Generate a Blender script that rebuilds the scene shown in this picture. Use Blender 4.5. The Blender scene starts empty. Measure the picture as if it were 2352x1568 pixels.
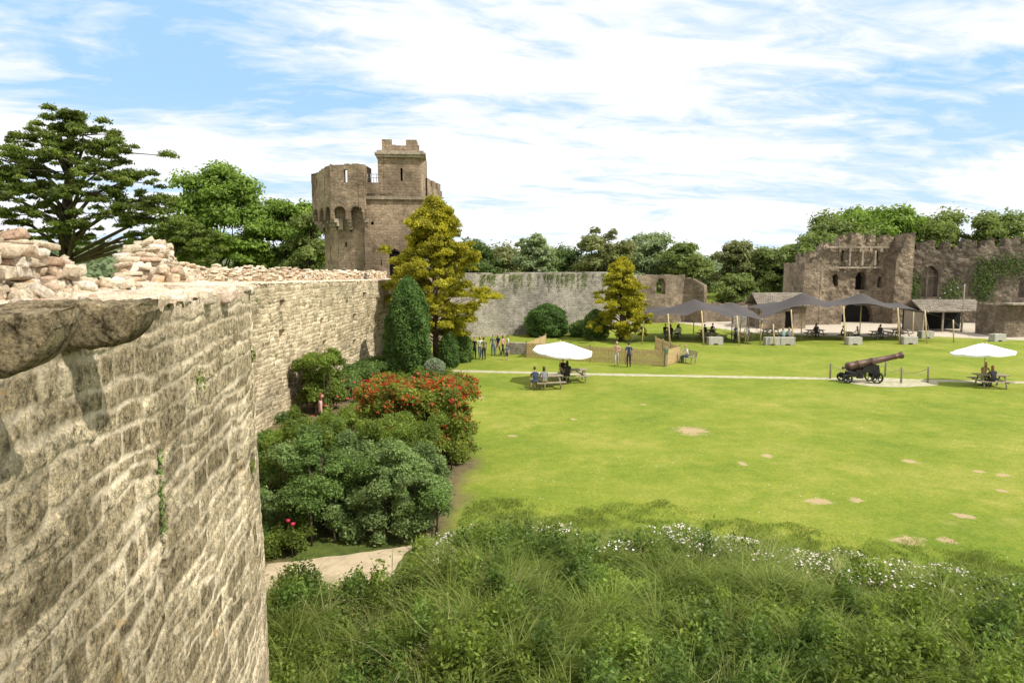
import bpy, bmesh, math, numpy as np
from mathutils import Vector, Matrix, Euler
rng=np.random.default_rng(7)
sc=bpy.context.scene
col=sc.collection
def rad(a): return math.radians(a)
# ---------------------------------------------------------------- noise
_T=np.random.default_rng(3).random((256,256))
def vn(x,y):
    x=np.asarray(x,float);y=np.asarray(y,float)
    xi=np.floor(x).astype(int);yi=np.floor(y).astype(int)
    fx=x-xi;fy=y-yi;fx=fx*fx*(3-2*fx);fy=fy*fy*(3-2*fy)
    a=_T[xi&255,yi&255];b=_T[(xi+1)&255,yi&255];c=_T[xi&255,(yi+1)&255];d=_T[(xi+1)&255,(yi+1)&255]
    return (a*(1-fx)+b*fx)*(1-fy)+(c*(1-fx)+d*fx)*fy
def fbm(x,y,o=4):
    s=0;a=.5;t=0
    for i in range(o):
        s=s+a*vn(x*2**i+17.3*i,y*2**i+5.1*i);t+=a;a*=.55
    return s/t
def sst(a,b,x):
    t=np.clip((x-a)/(b-a),0,1);return t*t*(3-2*t)
def voro(x,y):
    xi=np.floor(x).astype(int);yi=np.floor(y).astype(int)
    f1=np.full(x.shape,9.);f2=np.full(x.shape,9.);idr=np.zeros(x.shape)
    for i in(-1,0,1):
        for j in(-1,0,1):
            cx=xi+i;cy=yi+j
            px=cx+_T[cx&255,cy&255]*.8+.1;py=cy+_T[(cy+91)&255,(cx+37)&255]*.8+.1
            d=np.hypot(x-px,y-py)
            n=d<f1
            f2=np.where(n,f1,np.minimum(f2,d));idr=np.where(n,_T[(cx+13)&255,(cy+57)&255],idr);f1=np.where(n,d,f1)
    return f1,f2-f1,idr
# ---------------------------------------------------------------- mesh helpers
def mk_obj(name,me,parent=None):
    o=bpy.data.objects.new(name,me);col.objects.link(o)
    if parent is not None:o.parent=parent
    return o
def empty(name,loc=(0,0,0)):
    o=bpy.data.objects.new(name,None);o.location=loc;o.empty_display_size=.3;col.objects.link(o);return o
def quadmesh(name,V,F,mat,parent=None,smooth=False,attrs=None):
    me=bpy.data.meshes.new(name)
    V=np.asarray(V,np.float32);F=np.asarray(F,np.int32);k=F.shape[1]
    me.vertices.add(len(V));me.vertices.foreach_set("co",V.ravel())
    me.loops.add(F.size);me.loops.foreach_set("vertex_index",F.ravel())
    me.polygons.add(len(F));me.polygons.foreach_set("loop_start",np.arange(0,F.size,k,dtype=np.int32))
    if smooth: me.polygons.foreach_set("use_smooth",np.ones(len(F),bool))
    me.update(calc_edges=True)
    if attrs:
        for n,a in attrs.items():
            at=me.attributes.new(n,'FLOAT','POINT');at.data.foreach_set('value',np.asarray(a,np.float32).ravel())
    me.materials.append(mat)
    return mk_obj(name,me,parent)
def gridfaces(nx,ny):
    i=np.arange(nx-1)[:,None]*ny+np.arange(ny-1)[None,:]
    i=i.ravel();return np.stack([i,i+ny,i+ny+1,i+1],1)
class B:
    def __init__(s): s.v=[];s.n=0;s.f=[];s.mats=[]
    def mi(s,m):
        if m not in s.mats:s.mats.append(m)
        return s.mats.index(m)
    def add(s,v,f,mat,smooth=False):
        v=np.array(v,float).reshape(-1,3);k=s.mi(mat)
        if isinstance(f,np.ndarray): s.f.append((f+s.n,k,smooth))
        else:
            for L in set(len(q) for q in f):
                s.f.append((np.array([q for q in f if len(q)==L],int)+s.n,k,smooth))
        s.v.append(v);s.n+=len(v)
    def box(s,c,size,mat,rot=(0,0,0),taper=1):
        x,y,z=[q/2 for q in size]
        v=[(-x,-y,-z),(x,-y,-z),(x,y,-z),(-x,y,-z),(-x*taper,-y*taper,z),(x*taper,-y*taper,z),(x*taper,y*taper,z),(-x*taper,y*taper,z)]
        M=Euler(rot).to_matrix();v=[M@Vector(q)+Vector(c) for q in v]
        s.add([tuple(q) for q in v],[[0,3,2,1],[4,5,6,7],[0,1,5,4],[1,2,6,5],[2,3,7,6],[3,0,4,7]],mat)
    def tube(s,P,R,mat,n=8,smooth=True):
        P=[Vector(p) for p in P]
        if not hasattr(R,'__len__'):R=[R]*len(P)
        V=[];ref=Vector((.3,.9,.2))
        for i,p in enumerate(P):
            t=(P[min(i+1,len(P)-1)]-P[max(i-1,0)]).normalized()
            if abs(t.dot(ref))>.95:ref=Vector((1,0,.1))
            a=t.cross(ref).normalized();b=t.cross(a)
            for k in range(n):
                an=2*math.pi*k/n;V.append(tuple(p+(a*math.cos(an)+b*math.sin(an))*R[i]))
        F=[]
        for i in range(len(P)-1):
            for k in range(n):
                k2=(k+1)%n;F.append([i*n+k,i*n+k2,(i+1)*n+k2,(i+1)*n+k])
        s.add(V,F,mat,smooth)
        m=s.n-len(V)
        kk=s.mi(mat)
        s.f.append((np.array([list(range(n))[::-1]])+m,kk,False))
        s.f.append((np.array([list(range(n))])+m+(len(P)-1)*n,kk,False))
    def lathe(s,prof,mat,o=(0,0,0),ax=(0,0,1),n=24,smooth=True):
        o=Vector(o);ax=Vector(ax).normalized()
        s.tube2([o+ax*t for t,r in prof],[r for t,r in prof],ax,mat,n,smooth)
    def tube2(s,P,R,ax,mat,n,smooth):
        ref=Vector((0,1,0)) if abs(ax.y)<.9 else Vector((1,0,0))
        a=ax.cross(ref).normalized();b=ax.cross(a);V=[]
        for p,r in zip(P,R):
            for k in range(n):
                an=2*math.pi*k/n;V.append(tuple(p+(a*math.cos(an)+b*math.sin(an))*max(r,1e-4)))
        F=[[i*n+k,i*n+(k+1)%n,(i+1)*n+(k+1)%n,(i+1)*n+k] for i in range(len(P)-1) for k in range(n)]
        s.add(V,F,mat,smooth)
    def ell(s,c,r,mat,n=12,m=8,fn=None):
        V=[];c=np.array(c)
        for i in range(m+1):
            th=math.pi*i/m
            for k in range(n):
                ph=2*math.pi*k/n
                p=np.array([math.sin(th)*math.cos(ph),math.sin(th)*math.sin(ph),math.cos(th)])
                q=p*np.array(r)
                if fn is not None:q=fn(p,q)
                V.append(tuple(c+q))
        F=[[i*n+k,(i+1)*n+k,(i+1)*n+(k+1)%n,i*n+(k+1)%n] for i in range(m) for k in range(n)]
        s.add(V,F,mat,True)
    def prism(s,poly,y0,y1,mat,plane='xz'):
        n=len(poly)
        if plane=='xz':V=[(x,y0,z) for x,z in poly]+[(x,y1,z) for x,z in poly]
        elif plane=='xy':V=[(x,z,y0) for x,z in poly]+[(x,z,y1) for x,z in poly]
        else:V=[(y0,x,z) for x,z in poly]+[(y1,x,z) for x,z in poly]
        F=[list(range(n)),list(range(2*n-1,n-1,-1))]
        for i in range(n):j=(i+1)%n;F.append([i,i+n,j+n,j])
        s.add(V,F,mat)
    def panel(s,p0,p1,z0,z1,thick,mask,cell,mat,jit=.03,seed=0,back=True):
        p0=np.array(p0,float);p1=np.array(p1,float);L=np.hypot(*(p1-p0));d=(p1-p0)/L;nr=np.array([d[1],-d[0]])
        nx=max(2,int(round(L/cell)));nz=max(2,int(round((z1-z0)/cell)))
        S=(np.arange(nx)+.5)*L/nx;Z=z0+(np.arange(nz)+.5)*(z1-z0)/nz
        SS,ZZ=np.meshgrid(S,Z,indexing='ij');M=mask(SS,ZZ)&np.ones(SS.shape,bool)
        sv=np.arange(nx+1)*L/nx;zv=z0+np.arange(nz+1)*(z1-z0)/nz
        a,b=np.meshgrid(sv,zv,indexing='ij')
        j=(fbm(a*1.7+seed*7+3,b*1.7+seed*3,4)-.5)*2*jit
        X=p0[0]+d[0]*a+nr[0]*j;Y=p0[1]+d[1]*a+nr[1]*j
        X2=p0[0]+d[0]*a-nr[0]*thick;Y2=p0[1]+d[1]*a-nr[1]*thick
        V=np.concatenate([np.stack([X,Y,b],-1).reshape(-1,3),np.stack([X2,Y2,b],-1).reshape(-1,3)])
        N=(nx+1)*(nz+1);idx=lambda i,k:i*(nz+1)+k
        I,K=np.nonzero(M);F=[np.stack([idx(I,K),idx(I+1,K),idx(I+1,K+1),idx(I,K+1)],1)]
        if back:F.append(np.stack([idx(I,K)+N,idx(I,K+1)+N,idx(I+1,K+1)+N,idx(I+1,K)+N],1))
        Mp=np.zeros((nx+2,nz+2),bool);Mp[1:-1,1:-1]=M
        for (di,dk) in((1,0),(-1,0),(0,1),(0,-1)):
            nb=Mp[1+di:nx+1+di,1+dk:nz+1+dk];I,K=np.nonzero(M&~nb)
            if (di!=0) :
                ok=(I+di>=0)&(I+di<nx);
                if not getattr(s,'ends',False): I,K=I[ok],K[ok]
            if len(I)==0:continue
            if di==1:A,C=idx(I+1,K),idx(I+1,K+1)
            elif di==-1:A,C=idx(I,K+1),idx(I,K)
            elif dk==1:A,C=idx(I+1,K+1),idx(I,K+1)
            else:A,C=idx(I,K),idx(I+1,K)
            F.append(np.stack([A,A+N,C+N,C],1))
        s.add(V,np.concatenate(F),mat)
    def build(s,name,parent=None,loc=None,rotz=None,bevel=0):
        me=bpy.data.meshes.new(name);V=np.concatenate(s.v).astype(np.float32)
        me.vertices.add(len(V));me.vertices.foreach_set("co",V.ravel())
        lp=np.concatenate([f.ravel() for f,k,sm in s.f]).astype(np.int32)
        tot=np.concatenate([np.full(len(f),f.shape[1]) for f,k,sm in s.f])
        st=np.concatenate([[0],np.cumsum(tot)[:-1]]).astype(np.int32)
        me.loops.add(len(lp));me.loops.foreach_set("vertex_index",lp)
        me.polygons.add(len(tot));me.polygons.foreach_set("loop_start",st)
        me.polygons.foreach_set("use_smooth",np.concatenate([np.full(len(f),bool(sm)) for f,k,sm in s.f]))
        me.update(calc_edges=True)
        for m in s.mats:me.materials.append(m)
        me.polygons.foreach_set("material_index",np.concatenate([np.full(len(f),k) for f,k,sm in s.f]).astype(np.int32))
        me.validate()
        o=mk_obj(name,me,parent)
        if loc is not None:o.location=loc
        if rotz is not None:o.rotation_euler=(0,0,rotz)
        if bevel:
            m=o.modifiers.new('bevel','BEVEL');m.width=bevel;m.segments=2;m.limit_method='ANGLE'
        return o
# ---------------------------------------------------------------- materials
def newmat(n):
    m=bpy.data.materials.new(n);m.use_nodes=True;nt=m.node_tree
    return m,nt,nt.nodes['Principled BSDF'],nt.nodes['Material Output']
def N(nt,t,**kw):
    n=nt.nodes.new(t)
    for k,v in kw.items():
        if k in n.inputs: n.inputs[k].default_value=v
        else:setattr(n,k,v)
    return n
def c4(c):return (c[0],c[1],c[2],1)
def ramp(nt,fac,stops):
    r=nt.nodes.new('ShaderNodeValToRGB');el=r.color_ramp.elements
    while len(el)<len(stops):el.new(.5)
    for e,(p,c) in zip(el,stops):e.position=p;e.color=c4(c) if hasattr(c,'__len__') else (c,c,c,1)
    if fac is not None:nt.links.new(fac,r.inputs[0])
    return r.outputs[0]
def mix(nt,f,a,b,mode='MIX'):
    m=nt.nodes.new('ShaderNodeMix');m.data_type='RGBA';m.blend_type=mode
    for i,v in((0,f),(6,a),(7,b)):
        if isinstance(v,bpy.types.NodeSocket):nt.links.new(v,m.inputs[i])
        else:m.inputs[i].default_value=v if not hasattr(v,'__len__') else c4(v)
    return m.outputs[2]
def mth(nt,op,a,b=None):
    m=nt.nodes.new('ShaderNodeMath');m.operation=op
    for i,v in((0,a),(1,b)):
        if v is None:continue
        if isinstance(v,bpy.types.NodeSocket):nt.links.new(v,m.inputs[i])
        else:m.inputs[i].default_value=v
    return m.outputs[0]
def noise(nt,vec,scale,detail=5,rough=.6,dist=0):
    n=N(nt,'ShaderNodeTexNoise');n.inputs['Scale'].default_value=scale;n.inputs['Detail'].default_value=detail
    n.inputs['Roughness'].default_value=rough;n.inputs['Distortion'].default_value=dist
    if vec is not None:nt.links.new(vec,n.inputs['Vector'])
    return n.outputs['Fac']
def bump(nt,h,bs,strength=.5,dist=.05):
    b=N(nt,'ShaderNodeBump');b.inputs['Strength'].default_value=strength;b.inputs['Distance'].default_value=dist
    nt.links.new(h,b.inputs['Height']);nt.links.new(b.outputs[0],bs.inputs['Normal'])
def plain(n,c,rough=.7,metal=0,var=.25,sc_=6,bmp=.0):
    m,nt,bs,out=newmat(n);g=N(nt,'ShaderNodeTexCoord').outputs['Object']
    f=noise(nt,g,sc_,5)
    k=ramp(nt,f,[(.3,tuple(x*(1-var) for x in c)),(.7,tuple(min(1,x*(1+var)) for x in c))])
    nt.links.new(k,bs.inputs['Base Color']);bs.inputs['Roughness'].default_value=rough;bs.inputs['Metallic'].default_value=metal
    bs.inputs['Specular IOR Level'].default_value=.3
    if bmp:bump(nt,noise(nt,g,sc_*5,5),bs,.6,bmp)
    return m
def leafmat(n,cs,trans=.42,nscale=.5,rough=.55,patch=(.75,1.25),gain=1.0):
    m,nt,bs,out=newmat(n);cs=[tuple(q*gain for q in c) for c in cs]
    r=N(nt,'ShaderNodeNewGeometry')
    k=ramp(nt,r.outputs['Random Per Island'],[(i/(max(1,len(cs)-1)),c) for i,c in enumerate(cs)])
    f=noise(nt,r.outputs['Position'],nscale,3)
    g=ramp(nt,f,[(.35,patch[0]),(.65,patch[1])])
    k=mix(nt,1.0,k,g,'MULTIPLY')
    nt.links.new(k,bs.inputs['Base Color']);bs.inputs['Roughness'].default_value=rough;bs.inputs['Specular IOR Level'].default_value=.2
    t=N(nt,'ShaderNodeBsdfTranslucent');nt.links.new(mix(nt,1.0,k,(1.3,1.35,.8),'MULTIPLY'),t.inputs[0])
    ms=N(nt,'ShaderNodeMixShader');ms.inputs[0].default_value=trans
    nt.links.new(bs.outputs[0],ms.inputs[1]);nt.links.new(t.outputs[0],ms.inputs[2]);nt.links.new(ms.outputs[0],out.inputs[0])
    return m
def masonry(n,c1,c2,mortar,stain,bw=.55,rh=.24,dark=.5,bstr=.7):
    m,nt,bs,out=newmat(n);g=N(nt,'ShaderNodeNewGeometry')
    P=N(nt,'ShaderNodeSeparateXYZ');nt.links.new(g.outputs['Position'],P.inputs[0])
    Q=N(nt,'ShaderNodeSeparateXYZ');nt.links.new(g.outputs['True Normal'],Q.inputs[0])
    ax=mth(nt,'ABSOLUTE',Q.outputs[0]);ay=mth(nt,'ABSOLUTE',Q.outputs[1]);f=mth(nt,'GREATER_THAN',ax,ay)
    u=mth(nt,'ADD',mth(nt,'MULTIPLY',f,P.outputs[1]),mth(nt,'MULTIPLY',mth(nt,'SUBTRACT',1.0,f),P.outputs[0]))
    nz=N(nt,'ShaderNodeTexNoise');nz.inputs['Scale'].default_value=1.3;nz.inputs['Detail'].default_value=4;nt.links.new(g.outputs['Position'],nz.inputs[0])
    w=mth(nt,'MULTIPLY',mth(nt,'SUBTRACT',nz.outputs[0],.5),.25)
    cb=N(nt,'ShaderNodeCombineXYZ');nt.links.new(mth(nt,'ADD',u,w),cb.inputs[0]);nt.links.new(mth(nt,'ADD',P.outputs[2],w),cb.inputs[1])
    br=N(nt,'ShaderNodeTexBrick');nt.links.new(cb.outputs[0],br.inputs['Vector'])
    br.inputs['Color1'].default_value=c4(c1);br.inputs['Color2'].default_value=c4(c2);br.inputs['Mortar'].default_value=c4(mortar)
    br.inputs['Scale'].default_value=1;br.inputs['Mortar Size'].default_value=.025;br.inputs['Mortar Smooth'].default_value=.5
    br.inputs['Brick Width'].default_value=bw;br.inputs['Row Height'].default_value=rh;br.inputs['Bias'].default_value=-.1
    st=ramp(nt,noise(nt,g.outputs['Position'],.35,8,.65),[(.38,dark),(.62,1.25)])
    k=mix(nt,1.0,br.outputs['Color'],st,'MULTIPLY')
    f2=ramp(nt,noise(nt,g.outputs['Position'],2.2,6,.7),[(.5,0.0),(.72,.8)])
    k=mix(nt,f2,k,stain)
    f3=ramp(nt,noise(nt,g.outputs['Position'],7,6,.7),[(.3,.6),(.7,1.3)])
    k=mix(nt,1.0,k,f3,'MULTIPLY')
    nt.links.new(k,bs.inputs['Base Color']);bs.inputs['Roughness'].default_value=.95;bs.inputs['Specular IOR Level'].default_value=.1
    h=mth(nt,'ADD',mth(nt,'MULTIPLY',br.outputs['Fac'],-1.0),noise(nt,g.outputs['Position'],6,6,.7))
    bump(nt,h,bs,bstr,.08)
    return m
M_tower=masonry('tower_stone',(.38,.28,.19),(.27,.195,.135),(.37,.30,.22),(.15,.125,.095),dark=.55)
M_curt=masonry('curtain_stone',(.40,.36,.30),(.29,.26,.21),(.48,.44,.36),(.16,.15,.12),bw=.45,rh=.2,dark=.65)
M_gate=masonry('gatehouse_stone',(.34,.265,.185),(.23,.175,.125),(.33,.275,.2),(.09,.085,.06),dark=.5)
M_hall=masonry('hall_stone',(.23,.185,.14),(.16,.13,.10),(.22,.185,.145),(.07,.07,.05),dark=.5)  # gatehouse stone darkened, the hall's shadow is put into the colour
M_trim=masonry('dressed_stone',(.36,.30,.22),(.29,.24,.18),(.36,.31,.25),(.17,.15,.11),bw=.7,rh=.35,dark=.75,bstr=.3)
M_dark=plain('interior_shade_black',(.012,.011,.01),.9,var=.3)  # near-black colour standing in for the shade inside buildings
M_slate=masonry('roof_shingle',(.27,.23,.18),(.20,.17,.13),(.10,.085,.07),(.3,.27,.2),bw=.25,rh=.18,dark=.75)
M_bark=plain('bark',(.10,.075,.055),.95,var=.4,sc_=3,bmp=.03)
M_wood=plain('weathered_wood',(.30,.25,.18),.8,var=.3,sc_=9)
M_pale=plain('fence_wood',(.52,.38,.19),.75,var=.22,sc_=7)
M_pole=plain('tent_pole_wood',(.56,.45,.24),.7,var=.2)
M_white=plain('white_canvas',(.80,.80,.78),.8,var=.02)
M_tent=plain('stretch_tent_fabric',(.072,.063,.060),.85,var=.12,sc_=.8)
M_conc=plain('concrete',(.42,.40,.35),.9,var=.2,sc_=4,bmp=.01)
M_iron=plain('black_iron',(.022,.02,.02),.45,var=.3)
M_barrel=plain('cannon_iron',(.11,.065,.05),.5,metal=.3,var=.35,sc_=5)
M_rope=plain('rope',(.35,.29,.2),.9)
M_metal=plain('grey_metal',(.35,.36,.37),.4,metal=.5)
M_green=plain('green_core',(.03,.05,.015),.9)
def wallmat():
    m,nt,bs,out=newmat('rubble_wall_stone');g=N(nt,'ShaderNodeNewGeometry').outputs['Position']
    def at(n):
        a=N(nt,'ShaderNodeAttribute');a.attribute_name=n;return a.outputs['Fac']
    r=mth(nt,'ADD',mth(nt,'MULTIPLY',at('rnd'),.6),mth(nt,'MULTIPLY',noise(nt,g,3.5,8,.7),.55))
    st=ramp(nt,r,[(.2,(.23,.19,.12)),(.42,(.36,.30,.195)),(.62,(.49,.41,.28)),(.9,(.66,.57,.41))])
    lich=ramp(nt,noise(nt,g,14,10,.78),[(.40,(.20,.18,.13)),(.5,(1,1,1)),(.60,(1.35,1.3,1.2))])
    st=mix(nt,.85,st,lich,'MULTIPLY')
    spk=ramp(nt,noise(nt,g,55,8,.8),[(.38,.35),(.5,1.0),(.62,1.6)])
    st=mix(nt,.9,st,spk,'MULTIPLY')
    mor=ramp(nt,noise(nt,g,9,6,.7),[(.3,(.66,.55,.40)),(.7,(.90,.80,.62))])
    mor=mix(nt,.4,mor,spk,'MULTIPLY')
    mf=mth(nt,'MULTIPLY',at('mortar'),ramp(nt,noise(nt,g,1.6,7,.7),[(.40,.10),(.56,1.0)]))
    k=mix(nt,mf,st,mor)
    big=ramp(nt,noise(nt,g,.6,8,.7),[(.36,(.62,.61,.56)),(.6,(1.16,1.13,1.08))])
    k=mix(nt,1.0,k,big,'MULTIPLY')
    topc=ramp(nt,mth(nt,'ADD',mth(nt,'MULTIPLY',at('rnd'),.7),mth(nt,'MULTIPLY',noise(nt,g,8,6,.7),.4)),
        [(.15,(.42,.33,.23)),(.35,(.66,.54,.38)),(.6,(.80,.68,.50)),(.8,(.66,.48,.35)),(.95,(.84,.76,.62))])
    topc=mix(nt,.7,topc,spk,'MULTIPLY')
    k=mix(nt,at('top'),k,topc)
    org=ramp(nt,noise(nt,g,1.7,7,.7),[(.64,0.0),(.68,.7)])
    k=mix(nt,org,k,(.50,.30,.09))
    nt.links.new(k,bs.inputs['Base Color']);bs.inputs['Roughness'].default_value=.95;bs.inputs['Specular IOR Level'].default_value=.1
    h=mth(nt,'ADD',noise(nt,g,32,9,.8),mth(nt,'MULTIPLY',noise(nt,g,9,5,.6),1.0))
    bump(nt,h,bs,1.0,.022)
    return m
M_wall=wallmat()
def rubmat():
    m,nt,bs,out=newmat('rubble_block_stone');G=N(nt,'ShaderNodeNewGeometry');g=G.outputs['Position']
    k=ramp(nt,G.outputs['Random Per Island'],[(0,(.40,.32,.22)),(.25,(.60,.49,.35)),(.55,(.74,.63,.46)),(.75,(.56,.38,.27)),(.85,(.66,.56,.43)),(1,(.82,.75,.62))])
    k=mix(nt,.85,k,ramp(nt,noise(nt,g,22,9,.78),[(.38,.4),(.5,1.),(.64,1.4)]),'MULTIPLY')
    k=mix(nt,ramp(nt,noise(nt,g,1.5,6,.7),[(.60,0.0),(.66,.65)]),k,(.50,.30,.09))
    nt.links.new(k,bs.inputs['Base Color']);bs.inputs['Roughness'].default_value=.95;bs.inputs['Specular IOR Level'].default_value=.1
    bump(nt,noise(nt,g,28,8,.75),bs,1.0,.03);return m
M_rub=rubmat()
# ---------------------------------------------------------------- camera, world, sun
cam=bpy.data.cameras.new('camera');co=bpy.data.objects.new('camera',cam);col.objects.link(co)
cam.lens=24;cam.sensor_width=36;cam.clip_end=8000;cam.clip_start=.05
co.location=(0,0,7.5);co.rotation_euler=(rad(90-6.5),0,0);sc.camera=co
sd=Vector((1,-.55,0)).normalized();EL=rad(52)
sdir=Vector((sd.x*math.cos(EL),sd.y*math.cos(EL),math.sin(EL)))
sl=bpy.data.lights.new('sun','SUN');sl.energy=5.0;sl.angle=rad(.6);sl.color=(1,.95,.86)
so=bpy.data.objects.new('sun',sl);col.objects.link(so);so.rotation_euler=sdir.to_track_quat('Z','Y').to_euler();so.location=(30,-20,60)
w=bpy.data.worlds.new("World");sc.world=w;w.use_nodes=True;nt=w.node_tree;bg=nt.nodes['Background']
sky=nt.nodes.new('ShaderNodeTexSky');sky.sky_type='NISHITA';sky.sun_disc=False;sky.sun_elevation=EL;sky.sun_rotation=math.atan2(sd.x,sd.y)
sky.air_density=1.0;sky.dust_density=.6;sky.ozone_density=2
tc=nt.nodes.new('ShaderNodeTexCoord').outputs['Generated'];sp=nt.nodes.new('ShaderNodeSeparateXYZ');nt.links.new(tc,sp.inputs[0])
zz=mth(nt,'ADD',mth(nt,'MAXIMUM',sp.outputs[2],0.0),.14)
px=mth(nt,'DIVIDE',sp.outputs[0],zz);py=mth(nt,'DIVIDE',sp.outputs[1],zz)
def cloudnoise(a,b_,c_,d_,sc1,seed,det=9,dist=.5):
    cx=mth(nt,'ADD',mth(nt,'MULTIPLY',px,a),mth(nt,'MULTIPLY',py,b_));cy=mth(nt,'ADD',mth(nt,'MULTIPLY',py,c_),mth(nt,'MULTIPLY',px,d_))
    cb=nt.nodes.new('ShaderNodeCombineXYZ');nt.links.new(cx,cb.inputs[0]);nt.links.new(cy,cb.inputs[1]);cb.inputs[2].default_value=seed
    return noise(nt,cb.outputs[0],sc1,det,.6,dist)
n1=cloudnoise(.45,.16,1.0,-.25,1.3,3.1);n2=cloudnoise(.5,.1,.9,-.2,.5,7.7,3,.3);n3=cloudnoise(1.6,.4,3.0,-.7,2.2,1.3,8,.8)
def hole(v,rr,amt):
    dv=nt.nodes.new('ShaderNodeVectorMath');dv.operation='DISTANCE';nt.links.new(tc,dv.inputs[0]);dv.inputs[1].default_value=Vector(v).normalized()
    return ramp(nt,dv.outputs['Value'],[(.03,amt),(rr,0.0)])
cl=mth(nt,'ADD',mth(nt,'ADD',mth(nt,'MULTIPLY',n1,.60),mth(nt,'MULTIPLY',n2,.3)),mth(nt,'MULTIPLY',n3,.22))
for v,rr,amt in (((-.50,1.0,.29),.24,.13),((-.25,1,.24),.16,.07),((.50,1.,.16),.34,.085),((.72,1.,.24),.2,.05),((.02,1,.33),.14,.05),((.1,1,.08),.2,.03)):
    cl=mth(nt,'SUBTRACT',cl,hole(v,rr,amt))
cf=ramp(nt,cl,[(.425,0.04),(.475,.42),(.52,.85),(.57,1.0)])
skc=mix(nt,.85,mix(nt,1.0,sky.outputs[0],(1.5,1.5,1.5),'MULTIPLY'),(3.3,5.7,8.4))
hz=ramp(nt,sp.outputs[2],[(.0,.6),(.22,0.0)]);skc=mix(nt,hz,skc,(6.5,7.5,8.6))
k=mix(nt,cf,skc,(8.6,8.65,8.8))
nt.links.new(k,bg.inputs[0]);bg.inputs[1].default_value=.125
sc.view_settings.view_transform='Standard';sc.view_settings.look='None';sc.view_settings.exposure=0
# ---------------------------------------------------------------- wall path
ctrl=[(-1.0,-5),(-2.43,3),(-3.62,9.8),(-5.35,13.5),(-8.95,21.5),(-11.4,28.2),(-10.6,41),(-9.5,52),(-9.3,58.4)]
P=[np.array(p,float) for p in ctrl]
for it in range(3):
    Q=[P[0]]
    for a,b in zip(P[:-1],P[1:]):
        L=np.hypot(*(b-a));t=min(.25,1.2/L);Q+= [a+(b-a)*t,a+(b-a)*(1-t)]
    Q.append(P[-1]);P=Q
PW=np.array(P);_ds=np.hypot(*np.diff(PW,axis=0).T);keep=np.concatenate([[True],_ds>1e-4]);PW=PW[keep]
SW=np.concatenate([[0],np.cumsum(np.hypot(*np.diff(PW,axis=0).T))])
def wpos(s):return np.interp(s,SW,PW[:,0]),np.interp(s,SW,PW[:,1])
def wnorm(s):
    x0,y0=wpos(s-.4);x1,y1=wpos(s+.4);dx=x1-x0;dy=y1-y0;L=np.hypot(dx,dy)+1e-9
    return dy/L,-dx/L
def wallx(y):return np.interp(y,PW[:,1],PW[:,0])
def s_of_y(y):return np.interp(y,PW[:,1],SW)
def Zt(y):return np.interp(y,[-6,2,10,31,52,60],[7.22,7.2,7.15,6.6,6.25,6.2])
rr=np.random.default_rng(11)
rows=[0];
while rows[-1]<9:rows.append(rows[-1]+rr.uniform(.11,.27))
rows=np.array(rows);joints=[]
for k in range(len(rows)):
    j=[-8+rr.uniform(0,.5)]
    while j[-1]<80:j.append(j[-1]+rr.uniform(.15,.7))
    joints.append(np.array(j))
def stones(s,z,far=False):
    s0,z0=s,z
    s=s+.12*(fbm(s*1.1+3,z*1.1,3)-.5)+.06*(vn(s*5,z*5)-.5);z=z+.22*(fbm(s*.35+11,z*.6+4,2)-.5)+.12*(vn(s*1.9,z*3.4)-.5)+.04*(vn(s*7,z*7)-.5)
    ri=np.clip(np.searchsorted(rows,z)-1,0,len(rows)-2)
    d=np.minimum(z-rows[ri],rows[ri+1]-z);rnd=np.zeros(s.shape)
    for k in np.unique(ri):
        m=ri==k;j=joints[k];ji=np.clip(np.searchsorted(j,s[m])-1,0,len(j)-2)
        dd=np.minimum(s[m]-j[ji],j[ji+1]-s[m])*1.15;d[m]=np.minimum(d[m],dd);rnd[m]=_T[(ji*7+k)&255,(k*13+ji)&255]
    d=d+.034*(fbm(s0*12,z0*12,4)-.5)
    wv=.35+1.7*fbm(s0*.9+50,z0*.9,4)
    if far:wv=wv*1.15
    return 1-sst(.008*wv,.034*wv,d),rnd
holes=[]
for (Y,z) in [(32.8,4.1),(33.6,1.6),(38.6,4.2),(38.8,2.9),(44.4,4.0),(44.2,2.3),(50,3.7),(33,5.5),(46.5,5.3),(36.5,2.2)]:
    holes.append((s_of_y(Y),z,.30,.22,.9))
holes.append((s_of_y(8.2),5.0,.10,.12,.5));holes.append((s_of_y(9.1),3.4,.09,.10,.5))
holes.append((s_of_y(5.35),5.55,.03,.45,.3));holes.append((s_of_y(5.35),5.08,.08,.10,.5))
cw=empty('castle_wall')
def face_part(nm,y0,y1,step,zlo):
    s0,s1=s_of_y(y0),s_of_y(y1);ns=int((s1-s0)/step);nz=int((7.2-zlo)/step)
    s=np.linspace(s0,s1,ns);v=np.linspace(0,1,nz);S,V=np.meshgrid(s,v,indexing='ij')
    X,Y=wpos(S);Zz=zlo+(Zt(Y)-zlo)*V+V**20*(fbm(S*2.1,S*0+3,3)-.5)*.12
    mo,rn=stones(S,Zz,y0>11);nx,ny=wnorm(S)
    far=Y>11.5
    disp=(1-mo)*(.003+.014*rn)*np.where(far,2.,1)+(fbm(S*6,Zz*6,4)-.5)*.026+(fbm(S*22,Zz*22,3)-.5)*.013+(fbm(S*.5,Zz*.5,2)-.5)*.08
    er=sst(.55,.75,fbm(S*.9+9,Zz*.9+2,4));mo=np.clip(mo+er*.2,0,1)
    for hs,hz_,a,b,dp in holes:
        q=np.maximum(abs(S-hs)/a,abs(Zz-hz_)/b);disp=disp-dp*(q<1);mo=np.where(q<1,0,mo)
    X=X+nx*disp;Y=Y+ny*disp
    quadmesh(nm,np.stack([X,Y,Zz],-1).reshape(-1,3),gridfaces(ns,nz),M_wall,cw,True,{'mortar':mo,'rnd':rn,'top':V**60})
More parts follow.
